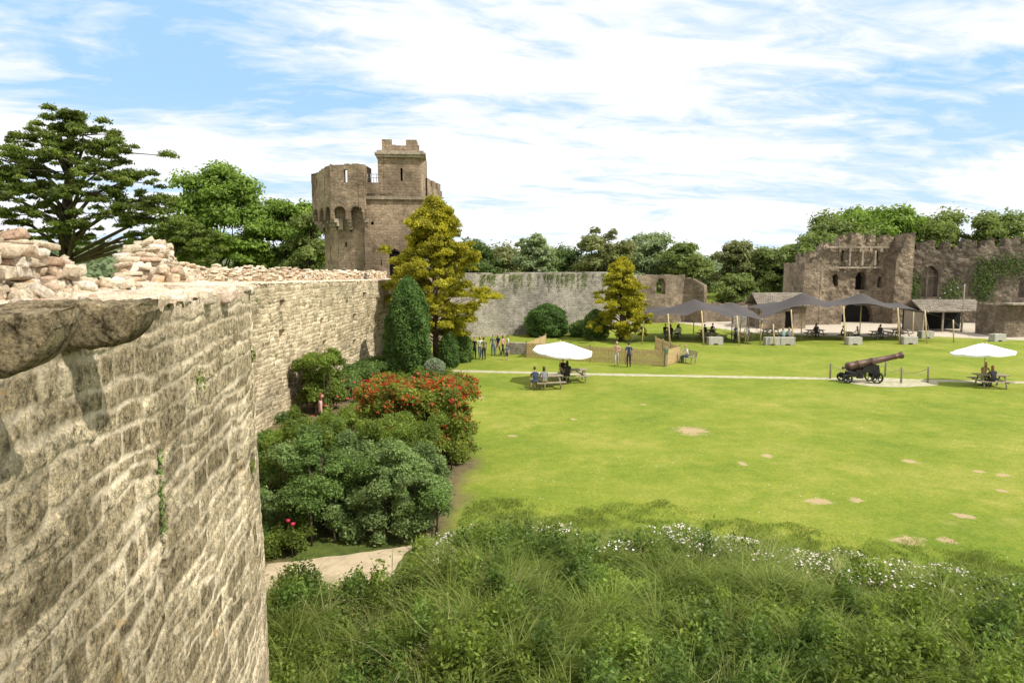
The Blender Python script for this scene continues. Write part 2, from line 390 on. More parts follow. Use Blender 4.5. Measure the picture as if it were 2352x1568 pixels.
face_part('inner_face_near',1.2,11.5,.0125,.0)
face_part('inner_face_far',11.5,58.4,.045,-.1)
face_part('inner_face_back',-4.8,1.2,.06,.0)
def phf(Y):return np.interp(Y,[-6,5.4,5.9,6.3,6.6,7.0,7.4,7.8,8.2,9,13,13.3,15,19,20,22,22.3,27,35,58.4],[.80,.80,.74,.60,.50,.42,.34,.22,.08,.0,.0,.5,.80,.80,.62,.5,.36,.55,.58,.5])
def top_part(nm,y0,y1,step):
    s0,s1=s_of_y(y0),s_of_y(y1);ns=int((s1-s0)/step);W=2.1;nr=int((W+.05)/step)
    s=np.linspace(s0,s1,ns);r=np.linspace(-.04,W,nr);S,R=np.meshgrid(s,r,indexing='ij')
    X,Y=wpos(S);nx,ny=wnorm(S)
    f1,fe,idr=voro(S*3.2+3,R*3.6);ph=phf(Y)*.85
    par=ph*sst(0,.05,R-1.5)
    Z=Zt(Y)+.05*(idr-.5)+sst(.0,.10,fe)*.045+(fbm(S*7,R*7,4)-.5)*.05+par+(fbm(S*1.2,R*1.2,2)-.5)*.10*sst(0.05,.4,R)
    Z=np.where(R<.02,Z-.05,Z);Z=np.where(R>W-.05,Z-.3,Z)
    X=X-nx*R;Y=Y-ny*R
    mo=1-sst(.03,.12,fe)
    quadmesh(nm,np.stack([X,Y,Z],-1).reshape(-1,3),gridfaces(ns,nr),M_wall,cw,False,{'mortar':mo*.6,'rnd':idr,'top':np.where((R<.06),.35,1.)*np.ones(S.shape)})
top_part('wall_top_near',1.2,17,.026);top_part('wall_top_far',17,58.4,.06);top_part('wall_top_back',-4.8,1.2,.1)
s=np.linspace(0.1,SW[-1],300);X,Y=wpos(s);nx,ny=wnorm(s);zt=Zt(Y)-.02
V=np.stack([np.stack([X-nx*2.06,Y-ny*2.06,zt*0-1],-1),np.stack([X-nx*2.06,Y-ny*2.06,zt],-1)],1).reshape(-1,3)
quadmesh('outer_face',V,gridfaces(300,2),M_curt,cw)
def superstone():
    n,m=12,7;V=[]
    for i in range(m+1):
        th=math.pi*i/m
        for k in range(n):
            a=2*math.pi*k/n;p=np.array([math.sin(th)*math.cos(a),math.sin(th)*math.sin(a),math.cos(th)]);V.append(np.sign(p)*np.abs(p)**.38)
    F=[[i*n+k,(i+1)*n+k,(i+1)*n+(k+1)%n,i*n+(k+1)%n] for i in range(m) for k in range(n)]
    return np.array(V),np.array(F)
SV,SF=superstone()
r=np.random.default_rng(33);VV=[]
def addstone(s,R,z,L,D,H,tilt=.06):
    x,y=wpos(s);nx,ny=wnorm(np.array(s));x=float(x);y=float(y);nx=float(nx);ny=float(ny)
    v=SV*[L/2,D/2,H/2];v=v*(1+.12*r.normal(size=3));a0,a1=r.uniform(0,99,2)
    v=v*(1+ .75*(fbm(SV[:,0]*1.3+a0,SV[:,1]*1.3+SV[:,2]*1.9+a1,3)[:,None]-.5))
    v[:,0]+=v[:,2]*r.normal()*.25
    M=np.array(Euler((r.normal()*tilt,r.normal()*tilt,r.normal()*.15)).to_matrix());v=v@M.T
    tx,ty=-ny,nx
    VV.append(np.stack([x-nx*R+tx*v[:,0]+nx*v[:,1],y-ny*R+ty*v[:,0]+ny*v[:,1],z+v[:,2]],1))
sEnd=SW[-1]-.3
for band,(Rc,D) in enumerate(((1.55,.34),(1.92,.42))):
    z=0
    while z<1.15:
        H=r.uniform(.06,.13);s=s_of_y(-3)+r.uniform(0,.3)
        while s<sEnd:
            L=r.uniform(.09,.30)*(1 if s<s_of_y(12) else 1.6);yy=float(wpos(s+L/2)[1])
            ph=float(phf(yy))+(.30 if yy>9 else .22)*(float(fbm(np.array(s*1.6),np.array(band*9.),3))-.45)
            if z+H*.6<ph:addstone(s+L/2,Rc+r.normal()*.035,float(Zt(yy))+z+H/2,L*1.1,D*1.1,H*1.12)
            elif z<ph+.12 and r.random()<.3 and ph>.08:addstone(s+L/2,Rc+r.normal()*.08,float(Zt(yy))+z+H*.4,L*.8,D*.7,H*.9,.25)
            s+=L
        z+=H
s=s_of_y(1.6)
while s<sEnd:
    L=r.uniform(.14,.42);yy=float(wpos(s)[1]);
    if r.random()<.6:addstone(s+L/2,.10+r.uniform(-.02,.10),float(Zt(yy))-.03+r.uniform(-.02,.03),L,r.uniform(.18,.36),r.uniform(.08,.14),.06)
    s+=L*1.02
for i in range(700):
    s=r.uniform(s_of_y(2),sEnd);yy=float(wpos(s)[1]);q=r.uniform(.05,.24);addstone(s,r.uniform(.25,1.4),float(Zt(yy))+.01,q,q*r.uniform(.6,1),q*.4,.1)
for i in range(70):
    yy=r.uniform(12.8,24);s=s_of_y(yy);q=r.uniform(.15,.36);addstone(s,r.uniform(1.05,1.45),float(Zt(yy))+r.uniform(.03,.3),q,q*.8,q*.6,.25)
for i in range(60):
    yy=r.uniform(5.0,8.6);s=s_of_y(yy);q=r.uniform(.08,.2);addstone(s,r.uniform(1.1,1.45),float(Zt(yy))+r.uniform(.02,.12),q,q*.8,q*.6,.25)
VVn=np.concatenate(VV);nf=len(VV);FF=(np.arange(nf)[:,None,None]*len(SV)+SF[None]).reshape(-1,4)
quadmesh('parapet_rubble',VVn,FF,M_rub,cw,False)
# corbels
def corbel(Y,ln,wd,th,zt):
    s=s_of_y(Y);x,y=wpos(s);nx,ny=wnorm(np.array(s));nx=float(nx);ny=float(ny)
    n=70;m=72;V=[]
    for u in np.linspace(0,1,n):
        out=-.3+(ln+.3)*u
        tk=th*(1.0 if u<.68 else math.sqrt(max(.0,1-((u-.68)/.33)**2.2)));tk=max(tk,.05)
        for a in np.linspace(0,2*np.pi,m,endpoint=False):
            ca,sa=math.cos(a),math.sin(a);e=6
            cxx=np.sign(ca)*abs(ca)**(2/e);sxx=np.sign(sa)*abs(sa)**(2/e)
            yy=cxx*wd/2;z=zt-tk/2+sxx*tk/2
            kk=float(fbm(np.array(yy*7+Y*3),np.array(z*7+out*6),4)-.5)*.05+float(fbm(np.array(yy*26+Y*3),np.array(z*26+out*24),3)-.5)*.022
            V.append((x+nx*(out+kk)-ny*yy, y+ny*out+nx*yy+kk*.5, z+kk))
    F=[[i*m+j,i*m+(j+1)%m,(i+1)*m+(j+1)%m,(i+1)*m+j] for i in range(n-1) for j in range(m)]
    b=B();b.add(V,F,M_wall,True);b.f.append((np.array([[ (n-1)*m+j for j in range(m)]]),0,False))
    b.build('corbel_stone',cw)
corbel(2.85,.48,.26,.27,7.30);corbel(3.98,.45,.30,.27,7.28)
# ---------------------------------------------------------------- ground
def gz(x,y):
    x=np.asarray(x,float);y=np.asarray(y,float)
    yb=19.3-np.maximum(0,x-3)*.40
    k=sst(0,9,yb-y)*sst(-3.2,-.5,x)*sst(45,25,x)
    return k*(.95+.7*(fbm(x*.35+7,y*.35,3)-.35))
def bankedge(x):return 18.6-np.maximum(0,x-3)*.40+2.4*(fbm(np.asarray(x)*.6,np.asarray(x)*0+2,3)-.5)
xs=np.concatenate([-np.geomspace(3000,20,30),np.arange(-18,70,.5),np.geomspace(72,3000,30)])
ys=np.concatenate([-np.geomspace(3000,12,20),np.arange(-10,92,.5),np.geomspace(94,3500,30)])
X,Y=np.meshgrid(xs,ys,indexing='ij');Z=gz(X,Y)
bx=np.interp(Y,[0,15,20,25,30,38,47,50,56,60],[-2,-2.4,-1.6,-1.5,-2.2,-3.2,-4.2,-4.4,-5,-6])
bed=sst(.4,-.3,X-bx+.8*(fbm(X*.8,Y*.8,3)-.5))*(Y<58)*(X>-13)*(Y>6)
grav=sst(-.8,.8,(Y-(70.5+3*np.sin(X*.13)))-np.interp(X,[0,20,26,44,52,60],[40,18,4.5,1.5,-6,-9]))*(Y<95)*(X<75)
bank=sst(-1.2,1.6,bankedge(X)-Y)*(X>-6)
def lawnmat():
    m,nt,bs,out=newmat('ground_grass_soil');g=N(nt,'ShaderNodeNewGeometry').outputs['Position']
    def at(n):
        a=N(nt,'ShaderNodeAttribute');a.attribute_name=n;return a.outputs['Fac']
    a=ramp(nt,noise(nt,g,.20,8,.68),[(.34,(.150,.205,.024)),(.5,(.205,.248,.031)),(.66,(.285,.290,.055))])
    f=ramp(nt,noise(nt,g,9,8,.8),[(.3,.62),(.7,1.34)]);k=mix(nt,1.0,a,f,'MULTIPLY')
    f=ramp(nt,noise(nt,g,1.4,6,.75),[(.3,(.72,.85,.72)),(.7,(1.24,1.12,1.3))]);k=mix(nt,1.0,k,f,'MULTIPLY')
    dry=ramp(nt,noise(nt,g,.5,7,.7),[(.58,0.0),(.72,.45)]);k=mix(nt,dry,k,(.34,.30,.10))
    vo=N(nt,'ShaderNodeTexVoronoi');vo.inputs['Scale'].default_value=3.2;nt.links.new(g,vo.inputs[0])
    da=mth(nt,'MULTIPLY',mth(nt,'LESS_THAN',vo.outputs['Distance'],.08),ramp(nt,noise(nt,g,.35,3),[(.48,0.0),(.6,.8)]))
    k=mix(nt,da,k,(.7,.7,.62))
    S=N(nt,'ShaderNodeSeparateXYZ');nt.links.new(g,S.inputs[0])
    dn=mth(nt,'MULTIPLY',mth(nt,'SUBTRACT',noise(nt,g,2.6,7,.75),.5),3.2);acc=None
    for (x,y,rx,ry) in [(8.1,30.2,.85,.9),(10.05,26.2,.28,.3),(8.7,25.1,.22,.25),(9.75,21,.5,.4),(11,21.1,.25,.25),(13.5,19.7,.38,.3),(10.8,17.9,.5,.35),(11.85,17.9,.3,.3),(17,24.1,.25,.25),(15.2,25.4,.3,.3),(-2,38,.5,.6),(17.6,23.7,.3,.2),(0,29.3,.25,.2),(3,32.5,.15,.2),(7,36,.2,.2),(16.3,22,.2,.2)]:
        q=mth(nt,'SQRT',mth(nt,'ADD',mth(nt,'POWER',mth(nt,'ABSOLUTE',mth(nt,'DIVIDE',mth(nt,'SUBTRACT',S.outputs[0],x),rx)),2.0),mth(nt,'POWER',mth(nt,'ABSOLUTE',mth(nt,'DIVIDE',mth(nt,'SUBTRACT',S.outputs[1],y),ry)),2.0)))
        acc=q if acc is None else mth(nt,'MINIMUM',acc,q)
    pf=ramp(nt,mth(nt,'ADD',acc,dn),[(.5,.8),(1.35,0.0)])
    k=mix(nt,pf,k,(.46,.33,.20))
    soil=ramp(nt,noise(nt,g,3,6,.7),[(.3,(.07,.08,.02)),(.55,(.18,.13,.08)),(.7,(.10,.14,.03))])
    k=mix(nt,at('bed'),k,soil)
    k=mix(nt,at('bank'),k,ramp(nt,noise(nt,g,2,6,.7),[(.35,(.05,.07,.02)),(.6,(.11,.145,.03))]))
    gr=ramp(nt,noise(nt,g,2,6,.7),[(.3,(.42,.36,.27)),(.7,(.56,.49,.40))])
    k=mix(nt,at('gravel'),k,gr)
    nt.links.new(k,bs.inputs['Base Color']);bs.inputs['Roughness'].default_value=.95;bs.inputs['Specular IOR Level'].default_value=.1
    bump(nt,noise(nt,g,14,8,.8),bs,.6,.06)
    return m
quadmesh('ground',np.stack([X,Y,Z],-1).reshape(-1,3),gridfaces(len(xs),len(ys)),lawnmat(),None,True,{'bed':bed,'gravel':grav,'bank':bank})
def strip(name,pts,width,mat,z=.006,seed=0):
    pts=np.array(pts,float);L=np.concatenate([[0],np.cumsum(np.hypot(*np.diff(pts,axis=0).T))]);n=int(L[-1]/.3)+2
    s=np.linspace(0,L[-1],n);x=np.interp(s,L,pts[:,0]);y=np.interp(s,L,pts[:,1])
    dx=np.gradient(x);dy=np.gradient(y);l=np.hypot(dx,dy);dx/=l;dy/=l
    w1=width/2*(1+.4*(fbm(s*1.2+seed,s*0,3)-.5));w2=width/2*(1+.4*(fbm(s*1.2+seed+50,s*0,3)-.5))
    V=np.stack([np.stack([x-dy*w1,y+dx*w1,x*0+z],-1),np.stack([x+dy*w2,y-dx*w2,x*0+z],-1)],1).reshape(-1,3)
    return quadmesh(name,V,gridfaces(n,2)[:,::-1],mat)
M_path=plain('path_gravel',(.40,.37,.24),.95,var=.3,sc_=3)
M_sand=plain('path_sand',(.46,.37,.25),.95,var=.25,sc_=2,bmp=.01)
strip('gravel_path',[(-4.3,47.6),(6,46),(15,44.9),(24,43.9),(34,42.6),(48,41)],.9,M_path)
strip('stone_path',[(-6.0,15.6),(-4.3,15.9),(-3.1,16.4),(-2.3,16.8)],1.9,M_sand,.012)
b=B();an=np.linspace(0,2*np.pi,48,endpoint=False)
b.add([(24.1+3.0*math.cos(a)*(1+.06*math.sin(5*a)),42.9+1.75*math.sin(a)*(1+.08*math.cos(3*a)),.011) for a in an],[list(range(48))],M_path);b.build('cannon_pad')
# ---------------------------------------------------------------- leaves
def unit(a):return a/(np.linalg.norm(a,axis=1,keepdims=True)+1e-9)
def leaves(name,Pt,Nn,L,W,mat,parent=None,bias=.7,seed=0,up=0):
    r=np.random.default_rng(seed+100);n=len(Pt)
    nn=unit(Nn*bias+unit(r.normal(size=(n,3)))*(1-bias+.25)+np.array([0,0,.25]))
    t=r.normal(size=(n,3));t[:,2]+=up
    a=unit(np.cross(nn,np.cross(t,nn)));bb=np.cross(nn,a)
    l=(L*(.55+.9*r.random(n)))[:,None]/2;w_=l*W/L
    V=np.stack([Pt-a*l,Pt+bb*w_-a*l*.15,Pt+a*l,Pt-bb*w_-a*l*.15],1).reshape(-1,3)
    return quadmesh(name,V,np.arange(n*4).reshape(-1,4),mat,parent)
def blobs(C,R,n,seed=0,shell=.6,flat=.25):
    r=np.random.default_rng(seed);C=np.array(C,float);R=np.array(R,float)
    if R.ndim==1:R=np.stack([R,R,R],1)
    ar=(R[:,0]*R[:,1]+R[:,0]*R[:,2]+R[:,1]*R[:,2]);i=r.choice(len(C),n,p=ar/ar.sum())
    d=unit(r.normal(size=(n,3)));d[:,2]=np.where(d[:,2]<-.3,-d[:,2]*.5,d[:,2])
    q=shell+(1-shell)*r.random(n)**.7;q*=1+.25*(r.random(n)-.5)
    q*=1+.35*(r.random(n)<.15)*r.random(n)
    return C[i]+d*R[i]*q[:,None],unit(d/R[i])
LM={}
LM['green']=leafmat('leaf_green',[(.09,.15,.025),(.14,.21,.036),(.21,.28,.055)],gain=1.3)
LM['mid']=leafmat('leaf_mid',[(.12,.165,.045),(.17,.215,.06),(.23,.265,.085)],gain=1.12)
LM['olive']=leafmat('leaf_olive',[(.14,.165,.06),(.19,.205,.08),(.25,.255,.11)],gain=1.1)
LM['pale']=leafmat('leaf_pale',[(.20,.26,.12),(.26,.32,.16),(.32,.38,.21)])
LM['dark']=leafmat('leaf_dark',[(.07,.11,.03),(.10,.15,.04),(.14,.19,.05)],.35)
LM['cypress']=leafmat('leaf_cypress',[(.06,.115,.03),(.09,.165,.038),(.14,.22,.052)],.28,1.2)
LM['gold']=leafmat('leaf_gold',[(.24,.24,.022),(.40,.37,.032),(.56,.49,.048)],.4,.9,patch=(.6,1.25))
LM['cedar']=leafmat('leaf_cedar',[(.07,.11,.022),(.12,.165,.032),(.22,.25,.05)],.35,.9,patch=(.55,1.5))
LM['red']=leafmat('leaf_red',[(.34,.035,.015),(.50,.07,.03),(.52,.22,.05)],.4,1.)
LM['photinia']=leafmat('leaf_photinia',[(.11,.165,.025),(.19,.25,.042),(.32,.31,.055)],.4,1.2)
LM['shrub']=leafmat('leaf_shrub',[(.085,.145,.04),(.14,.215,.058),(.22,.31,.085)],.42,.9,patch=(.65,1.3))
LM['shrubpale']=leafmat('leaf_shrub_pale',[(.14,.20,.075),(.20,.28,.10),(.28,.36,.14)],.42,.9,patch=(.7,1.3))
LM['weed']=leafmat('leaf_weed',[(.11,.165,.03),(.175,.24,.042),(.27,.33,.065)],.45,.8,patch=(.55,1.35))
LM['nettle']=leafmat('leaf_nettle',[(.075,.13,.03),(.125,.19,.04),(.18,.26,.055)],.42,.8,patch=(.55,1.35))
LM['blade']=leafmat('grass_blade',[(.12,.18,.033),(.20,.26,.05),(.32,.35,.10)],.45,.7,patch=(.65,1.25))
LM['straw']=leafmat('grass_straw',[(.38,.37,.16),(.52,.47,.25)],.4,.7)
LM['petal']=leafmat('petal_white',[(.75,.72,.70),(.78,.64,.68)],.3)
LM['rosepink']=leafmat('petal_pink',[(.6,.05,.12),(.5,.03,.06)],.3)
LM['silver']=leafmat('leaf_silver',[(.2,.25,.16),(.3,.34,.23)],.3)
def tree(name,base,H,cc,R,ncl,cr,nl,L,lm,seed,tr=.35,low=.3,W=None,shell=.5):
    r=np.random.default_rng(seed);e=empty(name,base);b=B()
    ctr=np.array([0,0,cc]);R=np.array(R,float)
    d=unit(r.normal(size=(ncl,3)));d[:,2]=np.where(d[:,2]<-.75,-d[:,2],d[:,2])
    q=.30+.65*r.random(ncl)**.5
    C=ctr+d*R*q[:,None]*(.88+.25*r.random((ncl,1)));rc=cr*(.45+.85*r.random(ncl))
    top=ctr+np.array([r.uniform(-.5,.5),r.uniform(-.5,.5),R[2]*.5])
    tp=[np.array([0,0,-.1]),np.array([.1,.05,H*.15]),ctr*[1,1,.6]+[.2,0,0],ctr,top]
    b.tube([tuple(p) for p in tp],[tr*1.3,tr,tr*.75,tr*.5,tr*.1],M_bark,8)
    for i in range(min(ncl,22)):
        f=r.uniform(low,.95);s0=np.array([0.1,0,cc*f]);m_=(s0+C[i])/2+r.normal(size=3)*.3+[0,0,.3]
        b.tube([tuple(s0),tuple(m_),tuple(C[i])],[tr*.3,tr*.17,tr*.05],M_bark,5)
    b.build('trunk_and_limbs',e)
    Pt,Nn=blobs(C,np.stack([rc,rc,rc*.8],1),nl,seed+1,shell)
    leaves('foliage',Pt,Nn,L,W or L*.62,LM[lm],e,bias=.6,seed=seed)
    return e
tree('broadleaf_tree',(-32.0,75,0),17,10.0,(6.2,5,7.4),130,1.6,56000,.36,'green',1,.4,shell=.35)
tree('broadleaf_tree',(-25.4,78,0),15,9.0,(4.8,4,6.2),80,1.5,34000,.36,'green',2,.35,shell=.35)
tree('broadleaf_tree',(-22.3,74,0),12,7.5,(2.8,3,5.0),44,1.1,16000,.34,'mid',12,.3,shell=.35)
tree('broadleaf_tree',(-40,80,0),10,6,(4,4,3.0),30,1.7,12000,.45,'green',21,.3)
bgt=[(-6.5,104,11.0,5,'dark'),(-1.5,112,10.3,5.5,'olive'),(3.2,100,12.6,3.0,'pale'),(8,114,9.5,5.5,'dark'),(14.5,108,12.8,4.8,'olive'),(21.5,112,12.4,4.6,'pale'),(26.5,106,10.8,3.6,'mid'),
 (31,118,9.0,4.5,'pale'),(36.5,112,11.2,3.6,'olive'),(41.5,110,10.0,4.2,'mid'),(45.5,104,9.0,3.8,'dark'),(33,100,5.5,3.2,'mid'),(18,120,9.5,5,'dark')]
for i,(x,y,t,hw,k) in enumerate(bgt):
    rz=(t)*.46
    tree('broadleaf_tree',(x,y,0),t,t-rz*1.0,(hw,hw,rz),54,hw*.33,16000,.46,k,40+i,.28,shell=.4)
for i,(x,y,t,hw) in enumerate([(53,112,14.6,7),(60,114,16.6,7.5),(69,116,15.4,8),(78,112,15.4,6.5),(87,110,13.2,5.5),(48,106,11.5,5)]):
    tree('broadleaf_tree',(x,y,0),t,t*.62,(hw,hw,t*.37),80,hw*.28,28000,.50,['mid','green','mid','mid','green','mid'][i],70+i,.5,shell=.4)
r=np.random.default_rng(5);C=[];R=[]
for i in range(620):
    x=r.uniform(-280,300);y=r.uniform(128,230);h=r.uniform(6,10.5);C.append((x,y,h*.5));R.append((h*.8,h*.8,h*.55))
for i in range(140):
    x=r.uniform(-330,-100);y=r.uniform(280,340);h=r.uniform(7,11);C.append((x,y,h*.5+6));R.append((h,h,h*.6))
Pt,Nn=blobs(C,np.array(R),190000,9,.7);leaves('distant_trees',Pt,Nn,1.3,.9,leafmat('leaf_distant',[(.12,.165,.08),(.16,.205,.10),(.20,.24,.12)],.35,.06))
def cedar():
    e=empty('cedar_tree',(0,0,0));b=B();r=np.random.default_rng(31)
    T=[(-25.0,38.5,-.2),(-25,38.5,5),(-24.8,38.3,9),(-24.2,38,12),(-23.4,37.5,15.0)];b.tube(T,[.55,.45,.32,.2,.05],M_bark,10)
    pads=[(-22.9,36.5,15.3,1.0),(-23.6,36.5,14.7,1.2),(-22.0,36,14.3,1.6),(-24.6,36,14.0,1.5),(-20.4,35.5,13.4,1.3),(-26.4,36,13.1,1.9),(-22.6,35,13.0,1.9),(-24.2,35,12.4,1.8),(-20.8,35.3,12.3,1.6),(-19.4,35.5,11.9,1.3),(-25,35,11.6,1.8),(-27.6,36,11.6,1.8),(-18.7,35.5,11.0,1.5),
      (-21.4,35,11.3,1.5),(-23,35,11.2,1.5),(-18.2,35,10.0,1.6),(-26.2,35,10.2,1.8),(-23.8,34.5,10.4,1.5),(-17.0,35,9.5,1.2),(-20.0,34.6,10.2,1.3),(-28,36,9.6,1.6),(-17.6,35.2,8.6,1.4),(-25.5,34,8.9,1.6),(-21.8,34.5,9.5,.8),(-29,36,14.2,1.4),(-27.8,35,8.4,1.4),(-19.2,36,8.9,.9),(-16.6,35,8.2,1.0),(-22.5,36.5,13.7,1.5),(-24,37,9.2,1.4),(-16.2,35,9.0,.9),(-26,35,12.2,1.6)]
    C=[];R=[]
    for (x,y,z,s) in pads:
        zz=min(z-.8,13.5);bx=np.interp(zz,[9,13.5],[-24.6,-24.0]);st=np.array([bx,38,max(7.5,zz-1.4)]);en=np.array([x,y,z-.1]);md=(st+en)/2+np.array([r.normal()*.3,0,.4])
        b.tube([tuple(st),tuple(md),tuple(en)],[.12,.08,.02],M_bark,6)
        for k in range(20):
            o=np.array([r.normal()*s*.62,r.normal()*s*.5,r.normal()*.25]);c=en+o;c[2]-=.2*np.hypot(o[0],o[1])
            C.append(c);q=r.uniform(.18,.5);R.append((q,q,q*.6))
            if k%4==0:b.tube([tuple(en-[0,0,.15]),tuple(c)],[.035,.012],M_bark,4)
    b.build('trunk_and_limbs',e)
    Pt,Nn=blobs(C,np.array(R),150000,32,.2);leaves('foliage',Pt,Nn,.17,.06,LM['cedar'],e,bias=.25,seed=4)
cedar()
def goldcon(name,x,y,H,rw,n,seed,z0,L,ncl):
    e=empty(name,(x,y,0));b=B();r=np.random.default_rng(seed)
    b.tube([(0,0,-.1),(.05,0,H*.3),(-.1,0,H*.7),(.1,0,H*.97)],[.26,.2,.12,.03],M_bark,8)
    C=[];R=[]
    for i in range(ncl):
        t=r.random()**.85;z=z0+(H-z0-.25)*t;an=r.uniform(0,2*np.pi)
        lob=.80+.24*math.sin(z*2.0+an*2+seed)+.18*math.sin(z*4.6+an*3)
        rr_=rw*(np.interp(t,[0,.12,.3,.6,.85,1],[.75,1.0,1,.74,.40,.05]))*lob
        q=r.uniform(.25,1)**.6*rr_;c=np.array([math.cos(an)*q,math.sin(an)*q,z+.15*q]);s=r.uniform(.28,.6)*(.6+.1*rw)
        C.append(c);R.append((s,s,s*.75))
        if i%4==0:b.tube([(0,0,max(.5,z-.6)),tuple(c*[.6,.6,1]-[0,0,.15]),tuple(c)],[.05,.03,.012],M_bark,5)
    b.build('trunk_and_limbs',e)
    Pt,Nn=blobs(C,np.array(R),n,seed,.35);leaves('foliage',Pt,Nn,L,L*.42,LM['gold'],e,bias=.4,seed=seed,up=1.)
goldcon('golden_cypress_tree',-5.7,50.5,12.3,4.2,120000,5,1.9,.22,560)
goldcon('golden_cypress_tree',10.6,66,8.2,2.9,60000,6,.2,.24,340)
def column(name,x,y,H,rw,n,seed,kind,prof,L):
    e=empty(name,(x,y,0));r=np.random.default_rng(seed);t=r.random(n)**.9;an=r.uniform(0,2*np.pi,n)
    f=lambda t:np.interp(t,*prof)
    k=1+.12*np.sin(an*5+t*9)+.18*(fbm(an*3,t*14,3)-.5)*2
    q=rw*f(t)*k*(.80+.24*r.random(n));Pt=np.stack([np.cos(an)*q,np.sin(an)*q,t*H],1)
    Nn=np.stack([np.cos(an),np.sin(an),.25+0*an],1);leaves('foliage',Pt,unit(Nn),L,L*.45,LM[kind],e,bias=.45,seed=seed,up=1.2)
    b=B();b.lathe([(H*a,rw*float(f(a))*.72) for a in np.linspace(.0,.97,16)],M_green,n=16);b.build('light_block_core',e)  # solid dark green core added inside the leaves to block light
    return e
cp=([0,.08,.3,.6,.85,.96,1],[.72,.95,1.0,.92,.6,.28,.02])
column('cypress_tree',-6.8,44.6,6.7,1.42,36000,3,'cypress',cp,.16)
bp=([0,.1,.3,.55,.8,.94,1],[.75,.93,1,.96,.7,.38,.02])
column('round_bush',3.65,70.5,3.4,2.1,20000,4,'cypress',bp,.2)
column('round_bush',-4.6,49,2.6,.75,6000,8,'cypress',bp,.14);column('round_bush',-3.9,52,2.3,.9,6000,9,'shrub',bp,.14)
column('round_bush',7.4,70.5,1.7,1.4,6000,10,'shrub',bp,.2);column('round_bush',8.3,67.5,3.0,1.2,7000,14,'shrub',bp,.2)
column('silver_bush',-5.0,43.4,1.5,.75,6000,15,'silver',bp,.1)
def shrub(name,C,R,n,L,kind,seed,shell=.6,wr=.6):
    e=empty(name,(0,0,0));Pt,Nn=blobs(C,np.array(R),n,seed,shell);Pt[:,2]=np.maximum(Pt[:,2],.03)
    leaves('foliage',Pt,Nn,L,L*wr,LM[kind],e,bias=.5,seed=seed)
    b=B();r=np.random.default_rng(seed)
    for c,q in list(zip(C,R))[:30]:b.tube([(c[0]*.97+C[0][0]*.03,c[1],0),(c[0],c[1],c[2]*.6),(c[0],c[1],c[2])],[.03,.02,.01],M_bark,5)
    b.build('stems',e);return e
r=np.random.default_rng(77);C=[];R=[];C2=[];R2=[]
for i in range(230):
    x=r.uniform(-7.0,-2.0);y=r.uniform(17.5,20.8);h=np.interp(x,[-7,-5.6,-4.3,-3,-2.0],[2.2,2.9,2.2,2.7,1.8])*(.70+.30*np.sin((y-17.3)*.8));z=r.uniform(.05,1)**.9*(h-.1);s=r.uniform(.12,.42)
    pale=fbm(np.array(x*.9),np.array(y*.9+z*.8),3)>.52
    (C2 if pale else C).append((x,y,z));(R2 if pale else R).append((s,s,s*1.0))
for i in range(60):
    x=r.uniform(-8.3,-5.0);y=r.uniform(21,24.5);C.append((x,y,r.uniform(.2,1.9)));q=r.uniform(.25,.5);R.append((q,q,q*.8))
shrub('green_shrub',C,R,160000,.075,'shrub',50,.3)
shrub('pale_leaved_shrub',C2,R2,100000,.085,'shrubpale',60,.3,.5)
C=[(r.uniform(-4.8,-2.4),r.uniform(21.2,23.6),r.uniform(.2,2.2)) for i in range(44)];shrub('privet_shrub',C,[(.38,.38,.4)]*44,40000,.08,'weed',62,.3,.45)
C=[(-6.4+r.uniform(-1.2,.9),20.5+r.uniform(-.6,1.5),r.uniform(1.4,2.6)) for i in range(30)];shrub('buddleia_shrub',C,[(.22,.22,.42)]*30,18000,.14,'weed',58,.1,.2)
C=[];R=[]
for i in range(150):
    x=r.uniform(-5.45,-1.75);y=r.uniform(24.2,27.3);z=r.choice([r.uniform(.15,2.3),2.5+.18*r.normal()],p=[.62,.38]);s=r.uniform(.28,.55);C.append((x,y,z));R.append((s,s,s*.95))
e=shrub('red_tip_photinia',C,R,160000,.10,'photinia',51,.45)
Pt,Nn=blobs(C,np.array(R)*1.07,150000,52,.85);cl_=fbm(Pt[:,0]*2.5,Pt[:,1]*2.5+Pt[:,2]*2.5,3);m=(r.random(len(Pt))<(np.clip((Pt[:,2]-.7)/2.6,0.04,1)**1.6*.36)*sst(.35,.6,cl_)*1.3);leaves('red_foliage',Pt[m],Nn[m],.13,.055,LM['red'],e,bias=.3,seed=3,up=1)
C=[(-9.7+r.uniform(-.9,1.0),34+r.uniform(-1.3,1.6),r.uniform(.3,2.8)) for i in range(44)];shrub('climbing_rose_bush',C,[(.42,.42,.4)]*44,36000,.11,'weed',53,.4)
C=[(float(wallx(y))+r.uniform(.4,2.2),y,r.uniform(.2,1.1)) for y in r.uniform(36,51,46)];shrub('border_shrub',C,[(.5,.5,.45)]*46,36000,.13,'shrub',54,.4)
C=[(r.uniform(-8.2,-3.4),r.uniform(28.5,44),r.uniform(.05,.6)) for i in range(100)];shrub('flower_bed_plants',C,[(.42,.42,.4)]*100,64000,.1,'weed',55,.4)
C=[(float(wallx(y))+r.uniform(.3,2.0),y,r.uniform(.05,.6)) for y in r.uniform(21,29,60)];shrub('border_herbs',C,[(.4,.4,.38)]*60,36000,.1,'nettle',56,.4)
C=[(r.uniform(-6.4,-5.3),r.uniform(16.6,17.9),r.uniform(.05,.5)) for i in range(14)];shrub('rose_bush',C,[(.25,.25,.28)]*14,8000,.07,'weed',57,.4)
